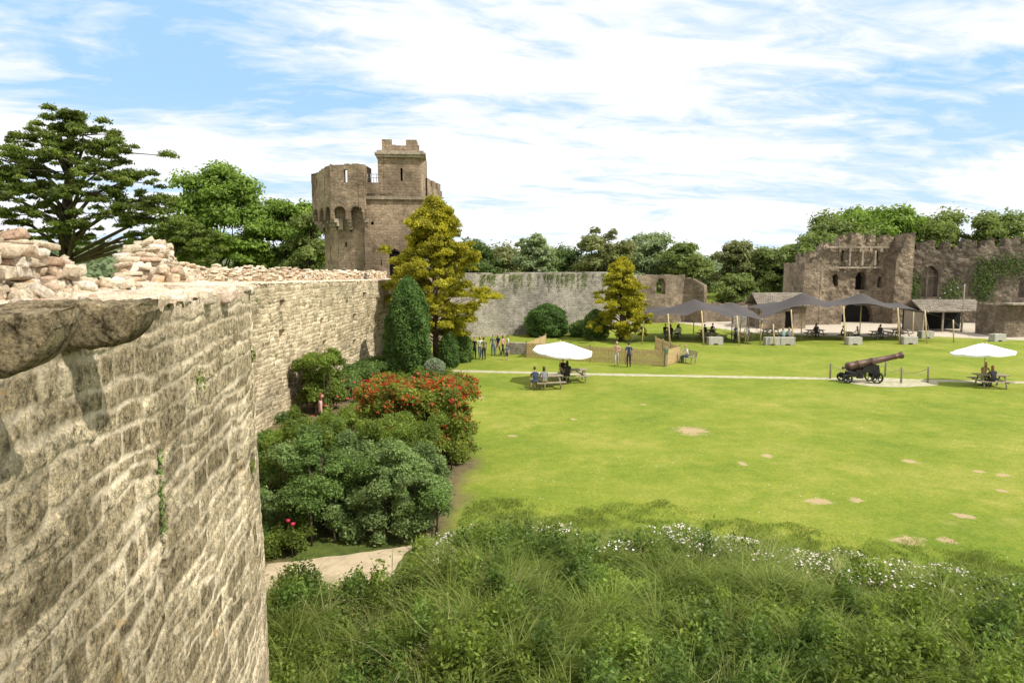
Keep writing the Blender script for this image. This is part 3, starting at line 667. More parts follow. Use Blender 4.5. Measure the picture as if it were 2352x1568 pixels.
r=np.random.default_rng(91);n=140;leaves('rose_blooms',np.stack([r.uniform(-9.5,-4,n),r.uniform(29,42,n),r.uniform(.6,1.3,n)],1),np.tile([0,0,1.],(n,1)),.16,.14,LM['rosepink'],None,seed=6)
b=B()
for p in [(-5.75,16.9,.95),(-5.6,16.8,.9)]:
    b.ell(p,(.06,.06,.045),LM['rosepink'],10,6);b.tube([(p[0],p[1]+.1,0),tuple(p)],[.012,.008],M_green,5)
b.build('pink_rose')
r=np.random.default_rng(8);n=220;s=s_of_y(5.35)+r.normal(size=n)*.02;z=5.3+.75*r.random(n);x,y=wpos(s);nx,ny=wnorm(s);o=r.uniform(-.05,.03,n)
leaves('wall_ivy',np.stack([x+nx*o,y+ny*o,z],1),np.stack([nx,ny,z*0],1),.032,.024,LM['shrub'],None,seed=2)
for k,(Y0,z0,nn_) in enumerate([(8.9,4.8,160),(32,3.2,90),(30,5.9,120),(6.5,6.4,50),(9.6,6.2,80),(43,5.2,140)]):
    s=s_of_y(Y0)+r.normal(size=nn_)*.05;z=z0+r.normal(size=nn_)*.06;x,y=wpos(s);nx,ny=wnorm(s);o=r.uniform(.0,.07,nn_)
    leaves('wall_plant',np.stack([x+nx*o,y+ny*o,z],1),np.stack([nx,ny,z*0],1),.04,.025,LM['weed'],None,seed=k)
# ---------------------------------------------------------------- bank vegetation
bv=empty('bank_vegetation')
r=np.random.default_rng(21)
def okmask(x,y,ex=0.):
    ok=(y<bankedge(x)+ex)&(x>wallx(y)+.12)&(abs(x)<y*.9+3)
    ok&=~((x<-2.2-.35*np.sin(y*3))&(y>14.7));return ok
def samp(n,y0=7.5,ex=0.):
    x=r.uniform(-5.2,19,n*2);y=r.uniform(y0,21,n*2)
    ok=okmask(x,y,ex);return x[ok],y[ok]
def hv(x,y):return (.10+.60*fbm(x*.55+4,y*.55,4)**1.2+.25*fbm(x*2,y*2,2))*sst(-.6,2.6,bankedge(x)-y+.3)+.04
x,y=samp(200000);h=hv(x,y);z=gz(x,y)+h*(1-.8*r.random(len(x))**1.4)*.8
leaves('ground_cover_leaves',np.stack([x,y,z],1),np.tile([0,-.2,.9],(len(x),1)),.07,.038,LM['weed'],bv,bias=.5,seed=5)
for nm,kind,cnt,nl,sd_,Lf in (('nettle_mounds','nettle',300,200000,31,.085),('bramble_mounds','weed',260,150000,32,.085)):
    rr_=np.random.default_rng(sd_);x,y=samp(cnt*3,8,-.5);x=x[:cnt*2];y=y[:cnt*2];g_=fbm(x*.5+sd_,y*.5,3);o=np.argsort(-g_)[:cnt];x=x[o];y=y[o]
    e_=np.clip((bankedge(x)-y)/3,.25,1);R=np.stack([rr_.uniform(.16,.42,cnt)*e_,rr_.uniform(.16,.42,cnt)*e_,rr_.uniform(.3,1.05,cnt)*e_],1)
    C=np.stack([x,y,gz(x,y)+.15*e_],1);Pt,Nn=blobs(C,R,nl,sd_,.35);leaves(nm,Pt,Nn,Lf,Lf*.5,LM[kind],bv,bias=.4,seed=sd_)
def blades(name,x,y,h,wd,mat,lean,seed,an=None):
    r=np.random.default_rng(seed);n=len(x);z0=gz(x,y);an=r.uniform(0,2*np.pi,n) if an is None else an;ln=lean*(.3+r.random(n))*h
    wa=r.uniform(0,2*np.pi,n);dx=np.cos(an)*ln+.10*h;dy=np.sin(an)*ln;wx=np.cos(wa)*wd/2;wy=np.sin(wa)*wd/2
    lv=[]
    for t,wf in((0,1),(.4,.9),(.75,.6),(1,.08)):
        cx_=x+dx*t**2;cy_=y+dy*t**2;cz=z0+h*(t-.25*lean*t**3);lv+= [np.stack([cx_-wx*wf,cy_-wy*wf,cz],-1),np.stack([cx_+wx*wf,cy_+wy*wf,cz],-1)]
    V=np.stack(lv,1).reshape(-1,3);bs_=np.arange(n)[:,None]*8
    F=np.concatenate([bs_+np.array([0,1,3,2]),bs_+np.array([2,3,5,4]),bs_+np.array([4,5,7,6])])
    quadmesh(name,V,F,mat,bv)
    return x+dx,y+dy,z0+h*(1-.25*lean)
def tufts(name,nt_,per,mat,hh,wd,lean,seed,y0=7.5,freq=.6,off=60,th=.5,ex=0):
    x,y=samp(nt_*2,y0,ex);g_=fbm(x*freq+off,y*freq,3);m=g_>np.quantile(g_,th);x=x[m][:nt_];y=y[m][:nt_];n=len(x)
    sz=r.uniform(.5,1.35,n);X=np.repeat(x,per);Y=np.repeat(y,per);S=np.repeat(sz,per)*r.uniform(.6,1.1,n*per)
    an=r.uniform(0,2*np.pi,n*per);q=r.random(n*per)*.10;X=X+np.cos(an)*q;Y=Y+np.sin(an)*q
    e_=np.clip((bankedge(X)-Y)/2.5,.22,1)
    wind=np.repeat(r.uniform(0,2*np.pi,n),per)
    return blades(name,X,Y,hh*S*e_,wd,mat,lean,seed,np.where(r.random(n*per)<.5,wind,an)+r.normal(size=n*per)*.4)
tufts('grass_tufts',1400,40,LM['blade'],.84,.018,1.0,3,th=.3,ex=.3)
tx,ty,tz=tufts('straw_tufts',330,24,LM['straw'],.95,.010,1.1,4,th=.6,off=11)
n=len(tx);hd=r.random(n)<.4;q=np.stack([tx,ty,tz],1)[hd];q=np.repeat(q,4,0)+r.normal(size=(len(q)*4,3))*[.02,.02,.045]
leaves('seed_heads',q,np.tile([0,-.3,.5],(len(q),1)),.045,.012,LM['straw'],bv,bias=.2,seed=14,up=2)
x,y=samp(30000,7.5,.4);e_=np.clip((bankedge(x)-y)/2.5,.2,1);blades('fine_grass',x,y,.55*e_*r.uniform(.5,1.2,len(x)),.012,LM['blade'],.7,7)
x=r.uniform(-2,16,80000);d_=r.random(80000)**1.6*3.0;y=bankedge(x)+d_-.4;m=(x>np.interp(y,[15,20,25],[-2,-1.5,-1.4]))&(r.random(80000)<sst(.35,.6,fbm(x*1.3,y*1.3,3))+.1);x,y,d_=x[m],y[m],d_[m]
blades('fringe_grass',x,y,(.17-.04*d_)*r.uniform(.4,1.3,len(x)),.012,LM['blade'],.8,8)
x,y=samp(14000,12);m=(y>bankedge(x)-4.5)&(r.random(len(x))<sst(.40,.62,fbm(x*.9+5,y*.9+8,3))*.6*sst(-4.8,-2,y-bankedge(x)))&(x<10);x,y=x[m],y[m];z=gz(x,y)+hv(x,y)*1.0+.1+.12*r.random(len(x))
leaves('white_flowers',np.stack([x,y,z],1),np.tile([0,0,1.],(len(x),1)),.05,.045,LM['petal'],bv,seed=9)
# ---------------------------------------------------------------- far curtain wall & ruins
def ruin(top,amp,sd_,sc_=1.5):
    return lambda S,Z:Z<top+amp*(np.floor(6*fbm(S*sc_+sd_*9,S*0+sd_,3))/6-.5)*2
fw=empty('curtain_wall_far');b=B()
b.panel((-9.5,67.0),(-4,69.5),-.2,7.2,1.6,ruin(6.6,.25,1),.16,M_curt,.06,1)
b.panel((-4,69.5),(11.5,77.5),-.2,7.2,1.6,ruin(6.55,.22,2),.16,M_curt,.06,2)
b.panel((11.5,77.5),(15.6,85.5),-.2,7.2,1.6,ruin(6.3,.3,3),.16,M_curt,.06,3);b.build('wall_body',fw)
r=np.random.default_rng(14);n=4200;t=r.random(n);cl_=fbm(t*70,t*0+1,4);m=cl_>.50;t=t[m];n=len(t)
x=-4+15.5*t;y=69.5+8*t;z=6.4-r.random(n)**1.3*1.9*np.clip((cl_[m]-.45)*5,.1,1);o=r.uniform(.03,.18,n)
leaves('hanging_ivy',np.stack([x+.46*o,y-.89*o,z],1),np.tile([.4,-.9,0],(n,1)),.12,.08,LM['mid'],fw,seed=6)
def winarch(cx,z0,z1,w):
    def f(S,Z):
        hz=z1-w*.6
        inr=(abs(S-cx)<w/2)&(Z>z0)&(Z<=hz);k=np.clip((Z-hz)/(z1-hz+1e-6),0,1)
        return inr|((Z>hz)&(Z<z1)&(abs(S-cx)<w/2*np.sqrt(np.clip(1-k**1.5,0,1))))
    return f
rt=empty('ruined_tower');b=B();b.ends=True;wn=winarch(3.9,3.6,5.7,1.3);rm=ruin(6.1,.12,4)
b.panel((15.2,85.8),(22.2,88),-.1,6.6,1,lambda S,Z:rm(S,Z)&~wn(S,Z),.12,M_gate,.05,4)
b.panel((22.2,88),(24.3,86.5),-.1,6.2,1,lambda S,Z:Z<5.9-.4*S+.3*(fbm(S*2,S*0,2)-.5),.12,M_gate,.05,5);b.build('walls',rt)
lw=empty('low_stone_wall');b=B();b.ends=True;b.panel((24.3,88),(34,90),0,3.2,.6,ruin(2.5,.25,6),.15,M_gate,.03,6);b.panel((27.5,84.5),(29.5,84.5),0,2.7,.6,ruin(2.3,.3,7),.15,M_curt,.03,7);b.build('wall_body',lw)
ls=empty('low_stone_wall');b=B();b.ends=True;b.panel((-.5,56.5),(1.3,56.2),0,1.1,.5,ruin(.95,.05,8),.08,M_curt,.03,8);b.build('wall_body',ls)
# ---------------------------------------------------------------- tower
tw=empty('castle_tower');b=B()
L0=(-17.2,66.5);L1=(-16.9,62.2);L2=(-14.9,59.2);L3=(-12.35,58.6);R1=(-7.65,59.1);R2=(-6.75,67)
al=lambda S,Z:Z<99
b.panel(L0,L1,-.2,13.4,1,al,.25,M_tower,.04,1);b.panel(L1,L2,-.2,13.4,1,lambda S,Z:~((abs(S-1.6)<.09)&(Z>7.6)&(Z<9)),.15,M_tower,.04,2)
sl=lambda S,Z:~(((S-1.2)**2+(Z-10.4)**2<.035)|((abs(S-.7)<.12)&(abs(Z-9.1)<.2)))
b.panel(L2,L3,-.2,13.4,1,sl,.1,M_tower,.04,3)
dr=winarch(2.35,6.35,8.75,.95)
def mf(S,Z):
    return (~dr(S,Z))&~((abs(S-1.2)<.07)&(Z>7.3)&(Z<7.8))&~((abs(S-.5)<.1)&(abs(Z-10.9)<.15))
b.panel(L3,R1,-.2,13.0,1,mf,.09,M_tower,.04,4)
b.panel(R1,R2,-.2,13.0,1,al,.25,M_tower,.04,5);b.panel(R2,L0,-.2,13.4,1,al,.4,M_tower,.02,6)
b.build('lower_walls',tw)
b=B();b.box((-12.2,58.5,6),(.5,.35,12.2),M_tower);b.build('pilaster',tw)
b=B();M0=(-18.0,67);M1=(-17.8,61.8);M2=(-15.2,58.2);M3=(-12.3,57.85)
def mach(n,L,tops,slits):
    def f(S,Z):
        w_=L/n;c=(S%w_)-w_/2;hz=11.75
        arch=(Z<hz)&(abs(c)<w_*.36)|((Z>=hz)&((c**2+(Z-hz)**2)<(w_*.36)**2))
        ok=~arch&(Z<tops(S))
        for a,z0,z1,hw in slits:ok&=~((abs(S-a)<hw)&(Z>z0)&(Z<z1))
        return ok
    return f
tp=lambda z,sd_:(lambda S:z+.18*(fbm(S*2.2+sd_,S*0,3)-.5))
b.panel(M0,M1,11.2,15.9,.45,mach(4,5.2,tp(15.4,1),[]),.1,M_tower,.04,7)
b.panel(M1,M2,11.2,15.9,.45,mach(3,4.45,lambda S:15.25+.09*S+.1*(fbm(S*3,S*0,2)-.5),[(1.3,14.0,14.9,.08),(3.2,14.0,14.9,.08)]),.09,M_tower,.04,8)
b.panel(M2,M3,11.2,15.9,.45,mach(2,2.93,tp(15.7,3),[(1.35,14.2,15.25,.14)]),.08,M_tower,.04,9)
b.panel(M3,(-12.2,60.5),12.0,15.9,.45,lambda S,Z:Z<15.65,.12,M_tower,.03,10)
b.build('machicolated_parapet',tw)
b=B()
def lerp(a,c,t):return (a[0]+(c[0]-a[0])*t,a[1]+(c[1]-a[1])*t)
for (A,C_,n) in((M0,M1,4),(M1,M2,3),(M2,M3,2)):
    an=math.atan2(C_[1]-A[1],C_[0]-A[0]);nx_,ny_=(C_[1]-A[1]),-(C_[0]-A[0]);l=math.hypot(nx_,ny_);nx_/=l;ny_/=l
    for k in range(n+1):
        q=lerp(A,C_,k/n)
        for j,(dz,dep) in enumerate(((11.1,.75),(10.8,.5),(10.5,.3))):
            b.box((q[0]-nx_*(.95-dep/2),q[1]-ny_*(.95-dep/2),dz),(.34,dep,.3),M_trim,(0,0,an))
b.build('corbels',tw)
b=B();b.add([(-17.4,66.5,13.35),(-17.1,62,13.35),(-14.9,58.9,13.35),(-12.4,58.5,13.35),(-7.9,59.3,13.35),(-7.2,66.5,13.35)],[[0,1,2,3,4,5]],M_trim);b.build('roof_deck',tw)
b=B();b.panel((-12.3,58.62),(-11.2,58.75),13.0,14.4,.4,lambda S,Z:Z<14.3,.12,M_tower,.03,11)
b.panel((-7.5,61.5),(-6.75,67),13.0,15.4,.4,lambda S,Z:Z<14.45+.55*((S%1.9)<1.2),.1,M_tower,.03,12)
b.build('side_parapet',tw)
b=B();b.box((-9.95,58.83,13.0),(4.9,.35,.22),M_trim,(0,0,math.atan2(.5,4.7)));b.box((-7.2,63,13.0),(.3,8,.2),M_trim,(0,0,-.113));b.build('string_course',tw)
b=B();a_=math.atan2(.4,3.6)
def rb(cx,cy,cz,sx,sy,sz,mat):b.box((cx,cy,cz),(sx,sy,sz),mat,(0,0,a_))
T0=(-11.3,58.78);T1=(-7.75,59.2);T2=(-7.95+.35,62.3);T3=(-11.5,62)
b.panel(T0,T1,13.1,16.5,.5,lambda S,Z:~((abs(S-1.95)<.09)&(Z>14.4)&(Z<15.5)),.09,M_tower,.03,13)
b.panel(T1,T2,13.1,16.5,.5,al,.2,M_tower,.03,14);b.panel(T3,T0,13.1,16.5,.5,al,.2,M_tower,.03,15);b.panel(T2,T3,13.1,16.5,.5,al,.3,M_tower,.03,16)
rb(-9.6,60.6,16.48,4.0,3.7,.2,M_trim);rb(-9.6,60.6,16.68,4.25,3.95,.16,M_trim);rb(-9.6,60.6,16.86,3.9,3.6,.16,M_trim)
U0=(-11.0,59.2);U1=(-8.1,59.55);U2=(-8.2,61.9);U3=(-11.1,61.7)
mer=lambda S,Z:Z<17.25+.6*(((S+.05)%2.1)<.95)
b.panel(U0,U1,16.95,18,.35,lambda S,Z:Z<np.where((S<.85)|((S>2.0)),17.9,17.45),.07,M_tower,.02,17)
b.panel(U1,U2,16.95,18,.35,mer,.08,M_tower,.02,18);b.panel(U3,U0,16.95,18,.35,mer,.08,M_tower,.02,19);b.panel(U2,U3,16.95,18,.35,mer,.08,M_tower,.02,20)
b.build('stair_turret',tw)
b=B();b.box((-9.6,60.4,15),(2.2,1.6,2.6),M_dark);b.box((-14.9,60.2,9.5),(1.2,.1,4),M_dark,(0,0,-.9));b.box((-13.6,59.95,10),(2,.1,3),M_dark,(0,0,-.2));b.box((-10.2,59.75,8),(3.4,.08,4),M_dark,(0,0,.1));b.build('shade_panels',tw)  # black panels behind the openings, interior shade put into their colour
b=B()
for i in range(5):b.tube([(-12.2+.25*i,58.9,14.3),(-12.2+.25*i,58.9,15.0)],.02,M_metal,5)
b.tube([(-12.3,58.9,15.0),(-11.1,59.0,15.0)],.025,M_metal,5);b.tube([(-12.3,58.9,14.7),(-11.1,59.0,14.7)],.02,M_metal,5);b.build('railing',tw)
b=B();
for i in range(9):b.box((-10.38+.09*i,58.98,7.35),(.02,.03,2.0),M_iron)
b.build('door_grille',tw)
# ---------------------------------------------------------------- gatehouse
gh=empty('gatehouse');b=B();b.ends=True
rag=lambda S,k,a:a*(np.floor(5*fbm(S*2.3+k,S*0+k,3))/5-.5)
w1=winarch(5.2,4.2,6.5,1.5);w2=winarch(1.8,4.6,6.2,.7);w3=winarch(7.7,4.4,5.9,.6);gt=winarch(5,-1,3.2,4.2);s1=lambda S,Z:(abs(S-2.6)<.14)&(Z>7.8)&(Z<9.2);s2=lambda S,Z:(abs(S-7.2)<.14)&(Z>7.6)&(Z<9)
def g2(S,Z):
    top=10.0+np.where(((S+.2+.3*np.sin(S*2))%2.0)<1.2,1.0,.1)+rag(S,3,.9)+np.where((S>3.0)&(S<5.6),.4,0)-np.where(S<1.2,1.3-.9*S,0)
    return (Z<top)&~w1(S,Z)&~w2(S,Z)&~w3(S,Z)&~gt(S,Z)&~s1(S,Z)&~s2(S,Z)
b.panel((39.3,87),(48.8,87.6),0,12.3,1.2,g2,.12,M_gate,.22,21)
b.panel((35.6,83.6),(37.8,83.9),0,9,1,lambda S,Z:Z<7.75+.25*S+rag(S,1,.8),.12,M_gate,.16,22)
b.panel((37.8,83.9),(41.0,84.8),0,9,1,lambda S,Z:Z<8.3-1.55*S+rag(S,4,1.0),.12,M_gate,.16,23)
b.panel((35.6,90),(35.6,83.6),0,9,1,lambda S,Z:Z<7.6+rag(S,5,.6),.2,M_gate,.1,24)
b.panel((37.6,87.3),(39.4,87),0,12,1.1,lambda S,Z:Z<8.6+.8*S+rag(S,6,.9),.12,M_gate,.15,25)
b.panel((47.6,85.2),(49.9,85.4),0,12,2.5,lambda S,Z:Z<np.where(S<1.3,8.0+2.2*S,11.2)+rag(S,9,1.0),.1,M_gate,.18,26)
b.panel((49.9,85.4),(50.2,88.3),0,11.5,.6,lambda S,Z:Z<10.6,.2,M_gate,.05,27)
b.build('front_walls',gh)
b=B();b.box((44.2,88.9,4.4),(10,.2,8),M_dark);b.box((44,88.4,1.5),(8,.1,3.4),M_dark);b.build('shade_panels',gh)  # black sheets behind windows and gate stand in for the shade within
b=B();b.box((43.2,86.85,7.0),(7.2,.3,.22),M_trim,(0,0,.063));b.box((43.5,86.85,9.55),(8.2,.35,.2),M_trim,(0,0,.063))
for k in range(5):b.box((41.3+1.3*k,86.8,9.2),(.3,.4,.45),M_trim)
for k in range(3):b.box((42.6+1.6*k,86.8,8.2),(.22,.3,1.9),M_trim)
b.build('string_courses',gh)
b=B();b.ends=True;b.panel((38,91),(50,92),0,10,1,lambda S,Z:Z<8.6+rag(S,11,1.4),.2,M_gate,.05,28);b.build('rear_wall',gh)
hl=empty('great_hall_wall');b=B();b.ends=True
ws=[winarch(3.3,3.3,7.2,2.0),winarch(9.1,3.4,7.9,2.6),winarch(14.6,3.3,7.3,2.1),winarch(20,3.3,7.3,2.0)]
def hm(S,Z):
    top=9.3+.04*S+np.where(((S+.3+.3*np.sin(S*1.3))%2.4)<1.25,.85,0)+rag(S,14,.8);ok=Z<top
    for w_ in ws:ok&=~w_(S,Z)
    return ok
b.panel((50.2,88.3),(74,83.5),0,11.6,1.4,hm,.13,M_hall,.2,31);b.build('wall_body',hl)
b=B()
d=np.array([23.8,-4.8]);d=d/np.hypot(*d)
for cxx,wd_,zt_ in((3.3,2,7.2),(9.1,2.6,7.9),(14.6,2.1,7.3)):
    c=np.array([50.2,88.3])+d*cxx;c2=c+np.array([-d[1],d[0]])*.9
    b.box((c2[0],c2[1],4.9),(.18,.2,4.4),M_trim,(0,0,math.atan2(d[1],d[0])))
    b.box((c2[0],c2[1],5.9),(wd_,.15,.15),M_trim,(0,0,math.atan2(d[1],d[0])))
b.build('window_tracery',hl)
b=B();b.panel((51,93),(76,88),0,9.4,.6,lambda S,Z:(Z<8.3)&~((abs((S%6)-3)<.8)&(Z>4)&(Z<7)),.25,M_hall,.03,32);b.build('rear_wall',hl)
r=np.random.default_rng(15);pp=[]
for cxx,zc,sx,sz,n in((9.4,5.2,1.0,1.9,1300),(12.2,7.2,1.8,1.1,600),(1.2,4.0,.8,1.6,600),(6,4,.9,1.3,400),(16.5,6,1,1.5,300)):
    s_=cxx+r.normal(size=n)*sx*.7;z=zc+r.normal(size=n)*sz*.7;o=r.uniform(.05,.35,n);x=50.2+d[0]*s_+d[1]*o;y=88.3+d[1]*s_-d[0]*o;pp.append(np.stack([x,y,np.clip(z,.1,9)],1))
pp=np.concatenate(pp);leaves('hall_ivy',pp,np.tile([-.2,-1,.1],(len(pp),1)),.25,.17,LM['dark'],hl,seed=12)
def hut(name,x,y,wd,dp,he,hr,mat,open_front=False,rz=0):
    e=empty(name,(x,y,0));e.rotation_euler=(0,0,rz);b=B()
    if open_front:
        b.box((0,dp/2-.1,he/2),(wd,.2,he),M_dark)  # back wall painted near-black as the shade under the roof
        for k in range(4):b.box((-wd/2+.1+k*(wd-.2)/3,-dp/2+.1,he/2),(.16,.16,he),M_wood)
        b.box((0,-dp/2+.1,he-.1),(wd,.14,.18),M_wood);b.box((-wd/2+.1,0,he/2),(.15,dp-.5,he),M_wood)
    else:
        b.panel((-wd/2,-dp/2),(wd/2,-dp/2),0,he,.35,lambda S,Z:~((abs(S-wd*.65)<.5)&(Z<2)),.12,mat,.03,1)
        b.box((-wd/2+.15,0.2,he/2),(.3,dp-.1,he),mat);b.box((wd/2-.15,0.2,he/2),(.3,dp-.1,he),mat);b.box((0,0,he/2-.05),(wd-.8,dp-1,he-.1),M_dark)  # near-black block behind the doorway stands in for indoor shade
    b.build('walls',e)
    b=B();o=.3
    b.prism([(-dp/2-o,he-.12),(-dp/2-o,he),(0,hr),(dp/2+o,he),(dp/2+o,he-.12),(0,hr-.16)],-wd/2-o,wd/2+o,M_slate,'yz');b.build('roof',e)
hut('stone_outbuilding',31.4,81,5.4,4,2.7,4.1,M_gate)
hut('timber_shelter',48.6,77,6.6,4,2.35,3.5,M_wood,True)
gw=empty('stone_wall_corner');b=B();b.ends=True;b.panel((50.4,69.6),(58,70.6),0,3.6,1.2,ruin(3.3,.12,9),.12,M_gate,.05,33);b.panel((50.4,74),(50.4,69.6),0,3.6,1,ruin(3.3,.12,10),.12,M_gate,.05,34);b.box((54.2,70.0,3.42),(7.8,1.6,.16),M_trim,(0,0,.13));b.build('wall_body',gw)
# ---------------------------------------------------------------- tents
def tent(name,quad,peaks,edges):
    e=empty(name);nu,nv=80,40;q=np.array(quad,float)
    u,v=np.meshgrid(np.linspace(0,1,nu),np.linspace(0,1,nv),indexing='ij')
    Pq=((1-u)*(1-v))[...,None]*q[0]+(u*(1-v))[...,None]*q[1]+(u*v)[...,None]*q[2]+((1-u)*v)[...,None]*q[3]
    pull=.10*np.abs(np.sin(u*np.pi*3))*(np.abs(v-.5)*2)**3*np.sign(.5-v)
    Pq[...,1]+=pull*8*(1);
    pu=.05*np.sin(v*np.pi)*(np.abs(u-.5)*2)**4*np.sign(.5-u);Pq[...,0]+=pu*14
    z=Pq[...,2].copy()+.22*np.abs(np.sin(u*np.pi*3))*(np.abs(v-.5)*2)**3
    hh=np.zeros_like(z)
    for (x,y,zp,w_) in peaks+edges:
        dd=np.hypot(Pq[...,0]-x,(Pq[...,1]-y)*.8);k_=(zp-1.9)*np.exp(-(np.sqrt(dd**2+.05)/w_)**.95)*1.10
        hh=(hh**2.2+k_**2.2)**(1/2.2)
    z=z+hh+.03*(fbm(u*12,v*7,3)-.5)
    Pq[...,2]=z;quadmesh('canopy',Pq.reshape(-1,3),gridfaces(nu,nv),M_tent,e,True)
    b=B()
    def zat(x,y):
        i=np.argmin((Pq[...,0]-x)**2+(Pq[...,1]-y)**2);return float(z.ravel()[i])
    for (x,y,zp,w_) in peaks:b.tube([(x,y,0),(x,y,zat(x,y)-.03)],.05,M_pole,8)
    for (x,y,zp,w_) in edges:
        oy=-.35 if y<67 else .35;b.tube([(x+.2,y+oy,0),(x,y,zat(x,y)+.08)],.06,M_pole,8);b.tube([(x,y,zat(x,y)),(x-.2,y+oy*5,0)],.012,M_rope,4)
    for i,(x,y,zc) in enumerate(quad):
        sx=-1 if i in(0,3) else 1;sy=-1 if i<2 else 1
        hz=zat(x,y);b.tube([(x+sx*.15,y+sy*.1,0),(x,y,hz+.05)],.06,M_pole,8);b.tube([(x,y,hz),(x+sx*1.6,y+sy*1.2,0)],.012,M_rope,4)
    b.build('poles_and_guys',e)
tent('stretch_tent',[(12.4,64,1.5),(24.0,62.5,1.3),(25,72,1.9),(13.4,73,1.9)],[(17.9,67,4.2,4.2),(22.0,68,3.7,3.2)],[(17.6,63.3,2.6,2.4),(20.8,63,2.5,2.0),(14.6,63.8,2.3,2.0)])
tent('stretch_tent',[(23.6,64.2,1.35),(42.0,64.8,1.4),(43,73,1.9),(25,74,1.9)],[(28.7,67.4,4.8,4.6),(34.6,67.6,4.7,4.4),(38.6,68.0,3.5,3.2)],[(26.2,64,2.2,2.0),(30.9,63.6,2.9,2.6),(36.2,64,2.8,2.4),(39,64.4,2.5,2.0)])
b=B();pts=[(43,71,2.2),(44.5,72,3.3),(47,74,4.6),(49.6,75,5.2)];b.tube([(49.6,75,0),(49.6,75,5.3)],.06,M_wood,6)
b.tube(pts,.012,M_iron,4)
for i in range(9):
    t=i/8*2.99;k=int(t);f=t-k;p=[pts[k][j]*(1-f)+pts[k+1][j]*f for j in range(3)];b.ell((p[0],p[1],p[2]-.08),(.05,.05,.07),M_white,8,6)
b.build('festoon_lights')
# ---------------------------------------------------------------- furniture
def picnic(x,y,rz,name='picnic_table'):
    b=B();m=M_wood
    for k in range(5):b.box((0,-.32+.16*k,.75),(1.8,.145,.045),m)
    for sgn in(-1,1):
        for k in range(2):b.box((0,sgn*(.72+.15*k),.44),(1.8,.14,.045),m)
        xx=sgn*.62
        b.box((xx,0,.70),(.07,.74,.09),m);b.box((xx,0,.385),(.07,1.7,.09),m)
        for t in(-1,1):b.box((xx+.06,t*.42,.36),(.06,.09,.80),m,(t*.42,0,0))
        b.box((sgn*.35,0,.54),(.6,.06,.07),m,(0,sgn*.6,0))
    return b.build(name,None,(x,y,0),rz)
def umbrella(x,y,r_,zt_,tilt,rz=0):
    e=empty('parasol',(x,y,0));b=B();V=[(0,0,zt_)];h=.55
    rings=[(.25,.20),(.6,.60),(1.0,1.0)];K=32
    for fr,dz in rings:
        for k in range(K):
            a=2*math.pi*k/K;ph=(k%4)/4;sc_=1-.06*math.sin(math.pi*ph);V.append((math.cos(a)*r_*fr*sc_,math.sin(a)*r_*fr*sc_,zt_-h*dz+.07*math.sin(math.pi*ph)*fr*-1))
    for k in range(K):
        q=V[1+2*K+k];V.append((q[0]*1.0,q[1]*1.0,q[2]-.10))
    F=[[0,1+k,1+(k+1)%K] for k in range(K)]
    for j in range(3):F+=[[1+j*K+k,1+(j+1)*K+k,1+(j+1)*K+(k+1)%K,1+j*K+(k+1)%K] for k in range(K)]
    b.add(V,F,M_white);o=b.build('canopy',e);o.rotation_euler=(tilt,tilt*.6,rz)
    b=B();b.tube([(0,0,.02),(0,0,zt_-.05)],.025,M_pole,8);b.lathe([(0,.28),(.05,.28),(.08,.06),(.4,.05),(.4,.0)],M_iron,n=20)
    for k in range(8):a=2*math.pi*k/8;b.tube([(0,0,zt_-.75),(math.cos(a)*r_*.5,math.sin(a)*r_*.5,zt_-.33)],.01,M_pole,4)
    b.ell((0,0,zt_+.03),(.04,.04,.06),M_pole,8,6);b.build('pole',e)
picnic(2.15,41.0,.25);picnic(3.95,43.3,.1);umbrella(3.05,42.9,1.95,2.62,.09,.2)
picnic(29.3,41.3,-.15);umbrella(29.3,41.9,1.75,2.62,-.06,.4)
for i,(x,y,a) in enumerate([(16.2,68.6,.1),(20,69.5,.5),(22.8,67,.0),(26.8,70.5,.2),(31.0,69.5,.1),(33.2,67,1.2),(36.9,68.2,.1),(40,70,.4),(26.3,66,.1),(19.2,66.3,.0)]):picnic(x,y,a)
def block(x,y,rz,l=1.35):
    b=B();b.prism([(-l/2,0),(-.22,0),(-.22,.12),(.22,.12),(.22,0),(l/2,0),(l/2,.72),(-l/2,.72)],-.35,.35,M_conc)
    b.box((-l*.25,0,.745),(.2,.2,.05),M_conc);b.box((l*.25,0,.745),(.2,.2,.05),M_conc);return b.build('concrete_block',None,(x,y,0),rz,.025)
for x,y,a in [(18.9,63.2,.05),(24.1,63,.03),(25.5,63,-.02),(31.8,63.2,.08),(37.2,63.6,.0),(41.9,68.8,.1),(47.2,66.0,.2),(51.5,74,.1)]:block(x,y,a)
